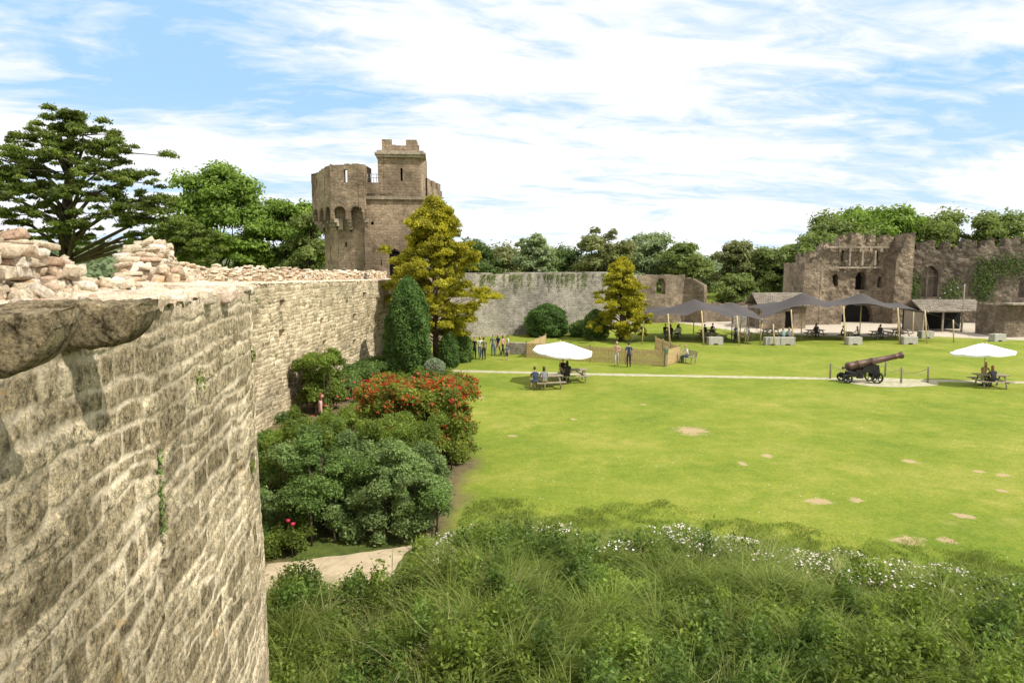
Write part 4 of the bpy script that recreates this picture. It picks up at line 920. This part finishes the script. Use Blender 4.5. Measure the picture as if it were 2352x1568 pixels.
def cannon(x,y,rz):
    e=empty('cannon',(x,y,0));e.rotation_euler=(0,0,rz);b=B()
    ax=Vector((1,0,.235)).normalized();o=Vector((-1.35,0,.98))
    prof=[(-.36,.0),(-.35,.06),(-.30,.09),(-.24,.08),(-.2,.05),(-.14,.06),(-.1,.2),(0,.27),(.06,.29),(.12,.29),(.14,.265),(.6,.255),(.62,.275),(.7,.275),(.72,.245),(1.5,.225),(1.52,.245),(1.6,.245),(1.62,.21),(2.9,.165),(2.95,.19),(3.0,.19),(3.02,.165),(3.2,.175),(3.32,.225),(3.42,.225),(3.45,.2),(3.45,.09),(3.0,.085)]
    b.lathe(prof,M_barrel,o,ax,28);p=o+ax*1.45;b.tube([p+Vector((0,-.42,0)),p+Vector((0,.42,0))],.085,M_barrel,12);b.build('barrel',e)
    b=B()
    for sg in(-1,1):
        y0=sg*.33-.05
        b.prism([(-1.75,.30),(-1.75,.5),(-1.35,.52),(-1.35,.66),(-.95,.68),(-.95,.82),(-.55,.84),(-.5,1.0),(-.08,1.12),(.0,1.2),(.1,1.12),(.2,1.2),(.42,1.15),(.48,.8),(.55,.45),(.42,.32),(.2,.3),(.1,.62),(-.25,.7),(-.5,.55),(-.5,.3),(-.9,.3),(-.95,.45),(-1.3,.42),(-1.4,.28)],y0,y0+.10,M_iron)
    for xx,zz in((-1.5,.35),(.3,.38),(-.7,.55)):b.tube([(xx,-.55,zz),(xx,.55,zz)],.06,M_iron,10)
    b.box((-1.1,0,.62),(.5,.5,.12),M_iron)
    for xx,rw in((-1.5,.28),(.3,.36)):
        for sg in(-1,1):
            yy=sg*.5;V=[];K=20
            for rr2,w2 in((rw,-.06),(rw,.06),(rw-.07,.06),(rw-.07,-.06)):
                V+=[(xx+math.cos(2*math.pi*k/K)*rr2,yy+w2,rw+math.sin(2*math.pi*k/K)*rr2) for k in range(K)]
            F=[[j*K+k,j*K+(k+1)%K,((j+1)%4)*K+(k+1)%K,((j+1)%4)*K+k] for j in range(4) for k in range(K)];b.add(V,F,M_iron)
            b.tube([(xx,yy-.09,rw),(xx,yy+.09,rw)],.08,M_iron,10)
            for k in range(6):a=math.pi*k/3;b.tube([(xx,yy,rw),(xx+math.cos(a)*(rw-.04),yy,rw+math.sin(a)*(rw-.04))],.028,M_iron,5)
    b.build('carriage',e)
cannon(22.7,42.9,-.05)
b=B();posts=[(20.9,44.3),(25.0,45.2),(26.4,42.8),(24.6,42.6)]
for (x,y) in posts:b.tube([(x,y,0),(x,y,1.0),(x,y,1.06)],[.06,.06,.03],M_wood,8)
for a,c in((0,1),(1,2),(2,3),(0,3)):
    A=posts[a];C_=posts[c];b.tube([(A[0]+(C_[0]-A[0])*t,A[1]+(C_[1]-A[1])*t,.9-.45*4*t*(1-t)) for t in np.linspace(0,1,12)],.018,M_rope,5)
b.build('rope_barrier')
def fence(pts,name='wooden_fence'):
    e=empty(name);b=B();r=np.random.default_rng(3)
    for A,C_ in zip(pts[:-1],pts[1:]):
        A=np.array(A);C_=np.array(C_);L=np.hypot(*(C_-A));an=math.atan2(C_[1]-A[1],C_[0]-A[0]);n=int(L/.125)
        for i in range(n):
            p=A+(C_-A)*(i+.5)/n;h=1.14+.03*r.random();b.box((p[0],p[1],h/2+.04),(.095,.022,h),M_pale,(0,r.normal()*.01,an))
        for zz in(.3,.95):b.box(((A[0]+C_[0])/2,(A[1]+C_[1])/2+.03,zz),(L,.04,.08),M_pale,(0,0,an))
        for i in range(int(L/2)+1):
            p=A+(C_-A)*i/max(1,int(L/2));b.box((p[0],p[1]+.08,.65),(.1,.1,1.3),M_wood,(0,0,an))
    b.build('boards',e)
fence([(3.0,60.5),(1.15,54.3),(6,52.0),(11.15,49.6),(12.9,52.0),(12.4,58.5)])
b=B();b.box((11.3,49.55,.75),(.16,.16,1.5),M_wood);b.box((11.3,49.44,1.15),(.22,.02,.3),plain('sign_green',(.05,.2,.1)));b.build('gate_post')
b=B()
for k in range(3):b.box((0,-.15+.15*k,.45),(1.4,.12,.04),M_wood)
for k in range(3):b.box((0,.26+.03*k,.6+.14*k),(1.4,.03,.11),M_wood,(-.2,0,0))
for sg in(-1,1):b.box((sg*.6,-.15,.22),(.07,.07,.44),M_wood);b.box((sg*.6,.25,.45),(.07,.07,.9),M_wood,(-.1,0,0));b.box((sg*.6,.02,.64),(.07,.5,.04),M_wood)
b.build('park_bench',None,(13.4,51.4,0),-1.2)
# ---------------------------------------------------------------- people
PM={}
def cm(c,rough=.8):
    k=tuple(c)
    if k not in PM:PM[k]=plain('cloth_%d'%len(PM),c,rough,var=.12,sc_=9)
    return PM[k]
M_skin=plain('skin',(.50,.31,.22),.6,var=.06);M_eye=plain('eye_dark',(.03,.02,.02),.3);M_lip=plain('lips',(.40,.16,.13),.6);M_shoe=plain('shoe',(.05,.045,.04),.6)
def person(x,y,yaw,pose,shirt,pants,hair,sc_=1.,longhair=False,z=0,seed=0,shorts=False,name='person'):
    J={};E=[]
    if pose=='sit':
        J=dict(pel=(0,0,.57,.15),sp=(0,.03,.76,.135),ch=(0,.09,.97,.155),nk=(0,.14,1.12,.06),hb=(0,.17,1.2,.055))
        for s_,q in(('l',-1),('r',1)):
            J['hip'+s_]=(q*.1,.03,.55,.105);J['kn'+s_]=(q*.13,.44,.53,.07);J['ca'+s_]=(q*.13,.45,.3,.056);J['an'+s_]=(q*.12,.42,.08,.042);J['to'+s_]=(q*.13,.6,.04,.036)
            J['sh'+s_]=(q*.18,.09,1.05,.068);J['el'+s_]=(q*.24,.25,.84,.045);J['wr'+s_]=(q*.13,.46,.81,.032);J['pa'+s_]=(q*.11,.53,.81,.03)
    else:
        w_=.0 if pose=='stand' else .16
        J=dict(pel=(0,0,.95,.14),sp=(0,-.01,1.14,.125),ch=(0,0,1.33,.15),nk=(0,0,1.49,.058),hb=(0,.02,1.57,.055))
        for s_,q in(('l',-1),('r',1)):
            k=w_*q
            J['hip'+s_]=(q*.095,0,.90,.1);J['kn'+s_]=(q*.105,.03+k*.7,.49,.07);J['ca'+s_]=(q*.105,.0+k*.9,.32,.058);J['an'+s_]=(q*.105,-.02+k*1.2,.08,.042);J['to'+s_]=(q*.12,.13+k*1.2,.04,.037)
            J['sh'+s_]=(q*.18,0,1.42,.068);
            if pose=='fold' or (pose=='phone' and q>0):J['el'+s_]=(q*.26,.02,1.14,.046);J['wr'+s_]=(q*.08,.22,1.16,.032);J['pa'+s_]=(q*.01,.25,1.19,.03)
            else:J['el'+s_]=(q*.245,-.03-k*.5,1.13,.046);J['wr'+s_]=(q*.25,.05-k*.9,.88,.031);J['pa'+s_]=(q*.245,.07-k,.81,.029)
    E=[('pel','sp'),('sp','ch'),('ch','nk'),('nk','hb')]
    for s_ in'lr':E+=[('pel','hip'+s_),('hip'+s_,'kn'+s_),('kn'+s_,'ca'+s_),('ca'+s_,'an'+s_),('an'+s_,'to'+s_),('ch','sh'+s_),('sh'+s_,'el'+s_),('el'+s_,'wr'+s_),('wr'+s_,'pa'+s_)]
    nm=list(J);bm=bmesh.new();ly=bm.verts.layers.skin.verify();vs={}
    for n_ in nm:
        v=bm.verts.new(J[n_][:3]);rr_=J[n_][3];v[ly].radius=(rr_,rr_*(.72 if n_ in('ch','sp','pel') else 1));v[ly].use_root=(n_=='pel');vs[n_]=v
    for a,c in E:bm.edges.new((vs[a],vs[c]))
    me=bpy.data.meshes.new('tmp');bm.to_mesh(me);bm.free();o=bpy.data.objects.new('tmp',me);col.objects.link(o)
    m=o.modifiers.new('s','SKIN');m.branch_smoothing=.6;m2=o.modifiers.new('u','SUBSURF');m2.levels=1;m2.render_levels=1
    dg=bpy.context.evaluated_depsgraph_get();me2=o.evaluated_get(dg).to_mesh()
    V=np.array([v.co[:] for v in me2.vertices]);F=[list(p.vertices) for p in me2.polygons]
    o.evaluated_get(dg).to_mesh_clear();bpy.data.objects.remove(o);bpy.data.meshes.remove(me)
    b=B();seg=[(np.array(J[a][:3]),np.array(J[c][:3]),a,c) for a,c in E]
    ms=cm(shirt);mp=cm(pants);Fm={}
    for f in F:
        c=V[f].mean(0);best=9;bk=None
        for A,C_,a,e_ in seg:
            dd=C_-A;t=np.clip(np.dot(c-A,dd)/np.dot(dd,dd),0,1);q=np.linalg.norm(c-A-dd*t)
            if q<best:best=q;bk=(a,e_,t)
        a,e_,t=bk
        if e_ in('hb',):mm=M_skin
        elif e_[:2] in('wr','pa'):mm=M_skin
        elif e_[:2]=='el':mm=ms if t<.7 else M_skin
        elif e_[:2]=='to':mm=M_shoe
        elif e_[:2] in('ca','an'):mm=M_skin if shorts else mp
        elif e_[:3]=='hip' or e_[:2]=='kn' or (e_=='sp' and t<.15):mm=mp
        else:mm=ms
        Fm.setdefault(mm.name,(mm,[]))[1].append(f)
    for mm,fs in Fm.values():
        idx=sorted(set(i for f in fs for i in f));mp_={i:k for k,i in enumerate(idx)};b.add(V[idx],[[mp_[i] for i in f] for f in fs],mm,True)
    hb=np.array(J['hb'][:3]);hc=hb+np.array([0,.02,.10])
    def hf(p,q):
        q=q.copy()
        if p[1]>.85 and abs(p[0])<.25 and -.35<p[2]<.1:q[1]+=.022
        if p[2]<-.3:q[0]*=.82
        return q
    b.ell(hc,(.074,.094,.118),M_skin,16,12,hf)
    for q in(-1,1):
        b.ell(hc+[q*.030,.083,.012],(.012,.008,.007),M_eye,6,4);b.ell(hc+[q*.075,-.005,-.005],(.012,.02,.03),M_skin,6,5)
    b.ell(hc+[0,.086,-.048],(.022,.008,.006),M_lip,6,4)
    mh=cm(hair)
    def hf2(p,q):
        q=q.copy()
        if p[1]>.25 and p[2]<.45:q*=.8
        if p[2]<-.35 and not longhair:q*=.75
        if longhair and p[2]<-.2 and p[1]<.2:q[2]-=.12;q[0]*=1.1
        return q
    b.ell(hc+[0,-.012,.014],(.084,.100,.122),mh,16,12,hf2)
    for s_,q in(('l',-1),('r',1)):
        pa=np.array(J['pa'+s_][:3]);wr=np.array(J['wr'+s_][:3]);dd=(pa-wr)/np.linalg.norm(pa-wr);sd_=np.array([q*.0,1.,0]) if abs(dd[2])>.7 else np.array([1.,0,0])
        sd_=sd_-dd*np.dot(sd_,dd);sd_/=np.linalg.norm(sd_);pn=np.cross(dd,sd_)
        if pose=='sit':pn=np.array([0,0,-1.])
        for k,(off,ln) in enumerate(((-.028,.062),(-.010,.076),(.010,.072),(.028,.058))):
            p0=pa+sd_*off;p1=p0+dd*ln*.55;p2=p1+(dd*.8+pn*.5)*ln*.35;p3=p2+(dd*.4+pn*.8)*ln*.25;b.tube([p0,p1,p2,p3],[.0095,.009,.008,.006],M_skin,5)
        p0=pa-dd*.03+sd_*.028;b.tube([p0,p0+sd_*.03+dd*.02,p0+sd_*.035+dd*.05],[.012,.010,.007],M_skin,5)
    o=b.build(name,None,(x,y,z),yaw);o.scale=(sc_,)*3;return o
BLK=(.03,.03,.035);NVY=(.03,.045,.09);WHT=(.6,.58,.55);PNK=(.55,.30,.28);JEAN=(.08,.12,.2);GRY=(.2,.2,.2);KHA=(.35,.28,.18);BR=(.07,.04,.02);BLD=(.35,.24,.1);RED=(.35,.05,.04);OLV=(.12,.14,.06)
pl=[(7.75,50.1,3.0,'fold',PNK,(.45,.40,.36),(.5,.45,.38),1.0,0,0),(8.5,49.2,.2,'stand',NVY,BLK,BR,1.03,0,0),
(-2.95,53.3,2.6,'stand',BLK,BLK,BR,1,0,0),(-2.55,53.8,-2.8,'fold',WHT,JEAN,BLD,1,1,0),(-2.2,53.0,.5,'stand',OLV,BLK,BR,1.0,0,0),(-1.55,55.5,3,'stand',GRY,JEAN,BR,.98,0,0),(-1.15,56.0,2.4,'walk',NVY,KHA,BLD,.98,1,0),(-.75,55.2,-2.0,'phone',PNK,BLK,BR,.98,1,0),(-.35,55.6,1.8,'stand',WHT,NVY,BR,.95,0,1),(-.4,52.7,.3,'walk',JEAN,BLK,BR,.68,0,1),
(1.95,40.1,.25,'sit',GRY,KHA,BR,1,1,0),(1.4,40.0,.3,'sit',NVY,JEAN,BR,1,0,1),(3.5,42.45,.1,'sit',BLK,BLK,BR,1,1,0),(3.3,44.1,3.2,'sit',BLK,JEAN,BR,1,0,0),
(28.9,40.45,-.1,'sit',BLK,BLK,(.25,.10,.04),1,1,0),(29.5,42.2,3.0,'sit',(.4,.25,.15),BLK,(.28,.12,.05),1,1,0),
(13.3,51.35,-1.2-math.pi,'sit',WHT,NVY,BLD,1,0,0),
(15.9,67.8,.1,'sit',BLK,BLK,BR,1,0,0),(16.6,67.9,.1,'sit',WHT,BLK,BR,1,1,0),(16.1,69.5,3.2,'sit',RED,BLK,BR,1,0,0),(15.6,69.4,3.3,'sit',BLK,JEAN,BR,1,0,0),(17.0,69.4,3.1,'sit',GRY,BLK,BLD,1,1,0),
(19.6,68.7,.5,'sit',BLK,BLK,BR,1,0,0),(20.6,70.2,3.6,'sit',NVY,BLK,BR,1,0,0),
(21.2,64.4,.4,'stand',JEAN,BLK,(.5,.5,.5),1,0,0),(22.1,63.9,3.0,'stand',WHT,KHA,BR,1,0,1),
(26.1,65.2,.1,'sit',(.2,.35,.3),JEAN,BLD,1,1,0),(26.7,65.3,.0,'sit',GRY,JEAN,BLD,1,1,0),
(30.8,68.7,.1,'sit',BLK,BLK,BR,1,0,0),(31.4,70.3,3.2,'sit',GRY,BLK,BR,1,0,0),(34.0,66.6,1.7,'sit',(.45,.4,.3),BLK,BR,1,1,0),(32.5,67.1,-1.9,'sit',BLK,BLK,BR,1,0,0),
(36.6,67.4,.1,'sit',BLK,JEAN,BR,1,0,0),(37.3,69.0,3.2,'sit',BLK,BLK,BR,1,0,0),(39.6,69.2,.4,'sit',PNK,BLK,BR,1,1,0),(7.6,69,2.8,'stand',GRY,BLK,BR,1,0,0),
(-8.5,29.8,-1.2,'stand',PNK,BLK,(.2,.06,.03),1,1,0)]
for p in pl:person(*p[:8],longhair=bool(p[8]),shorts=bool(p[9]))
print('objects',len(bpy.data.objects))
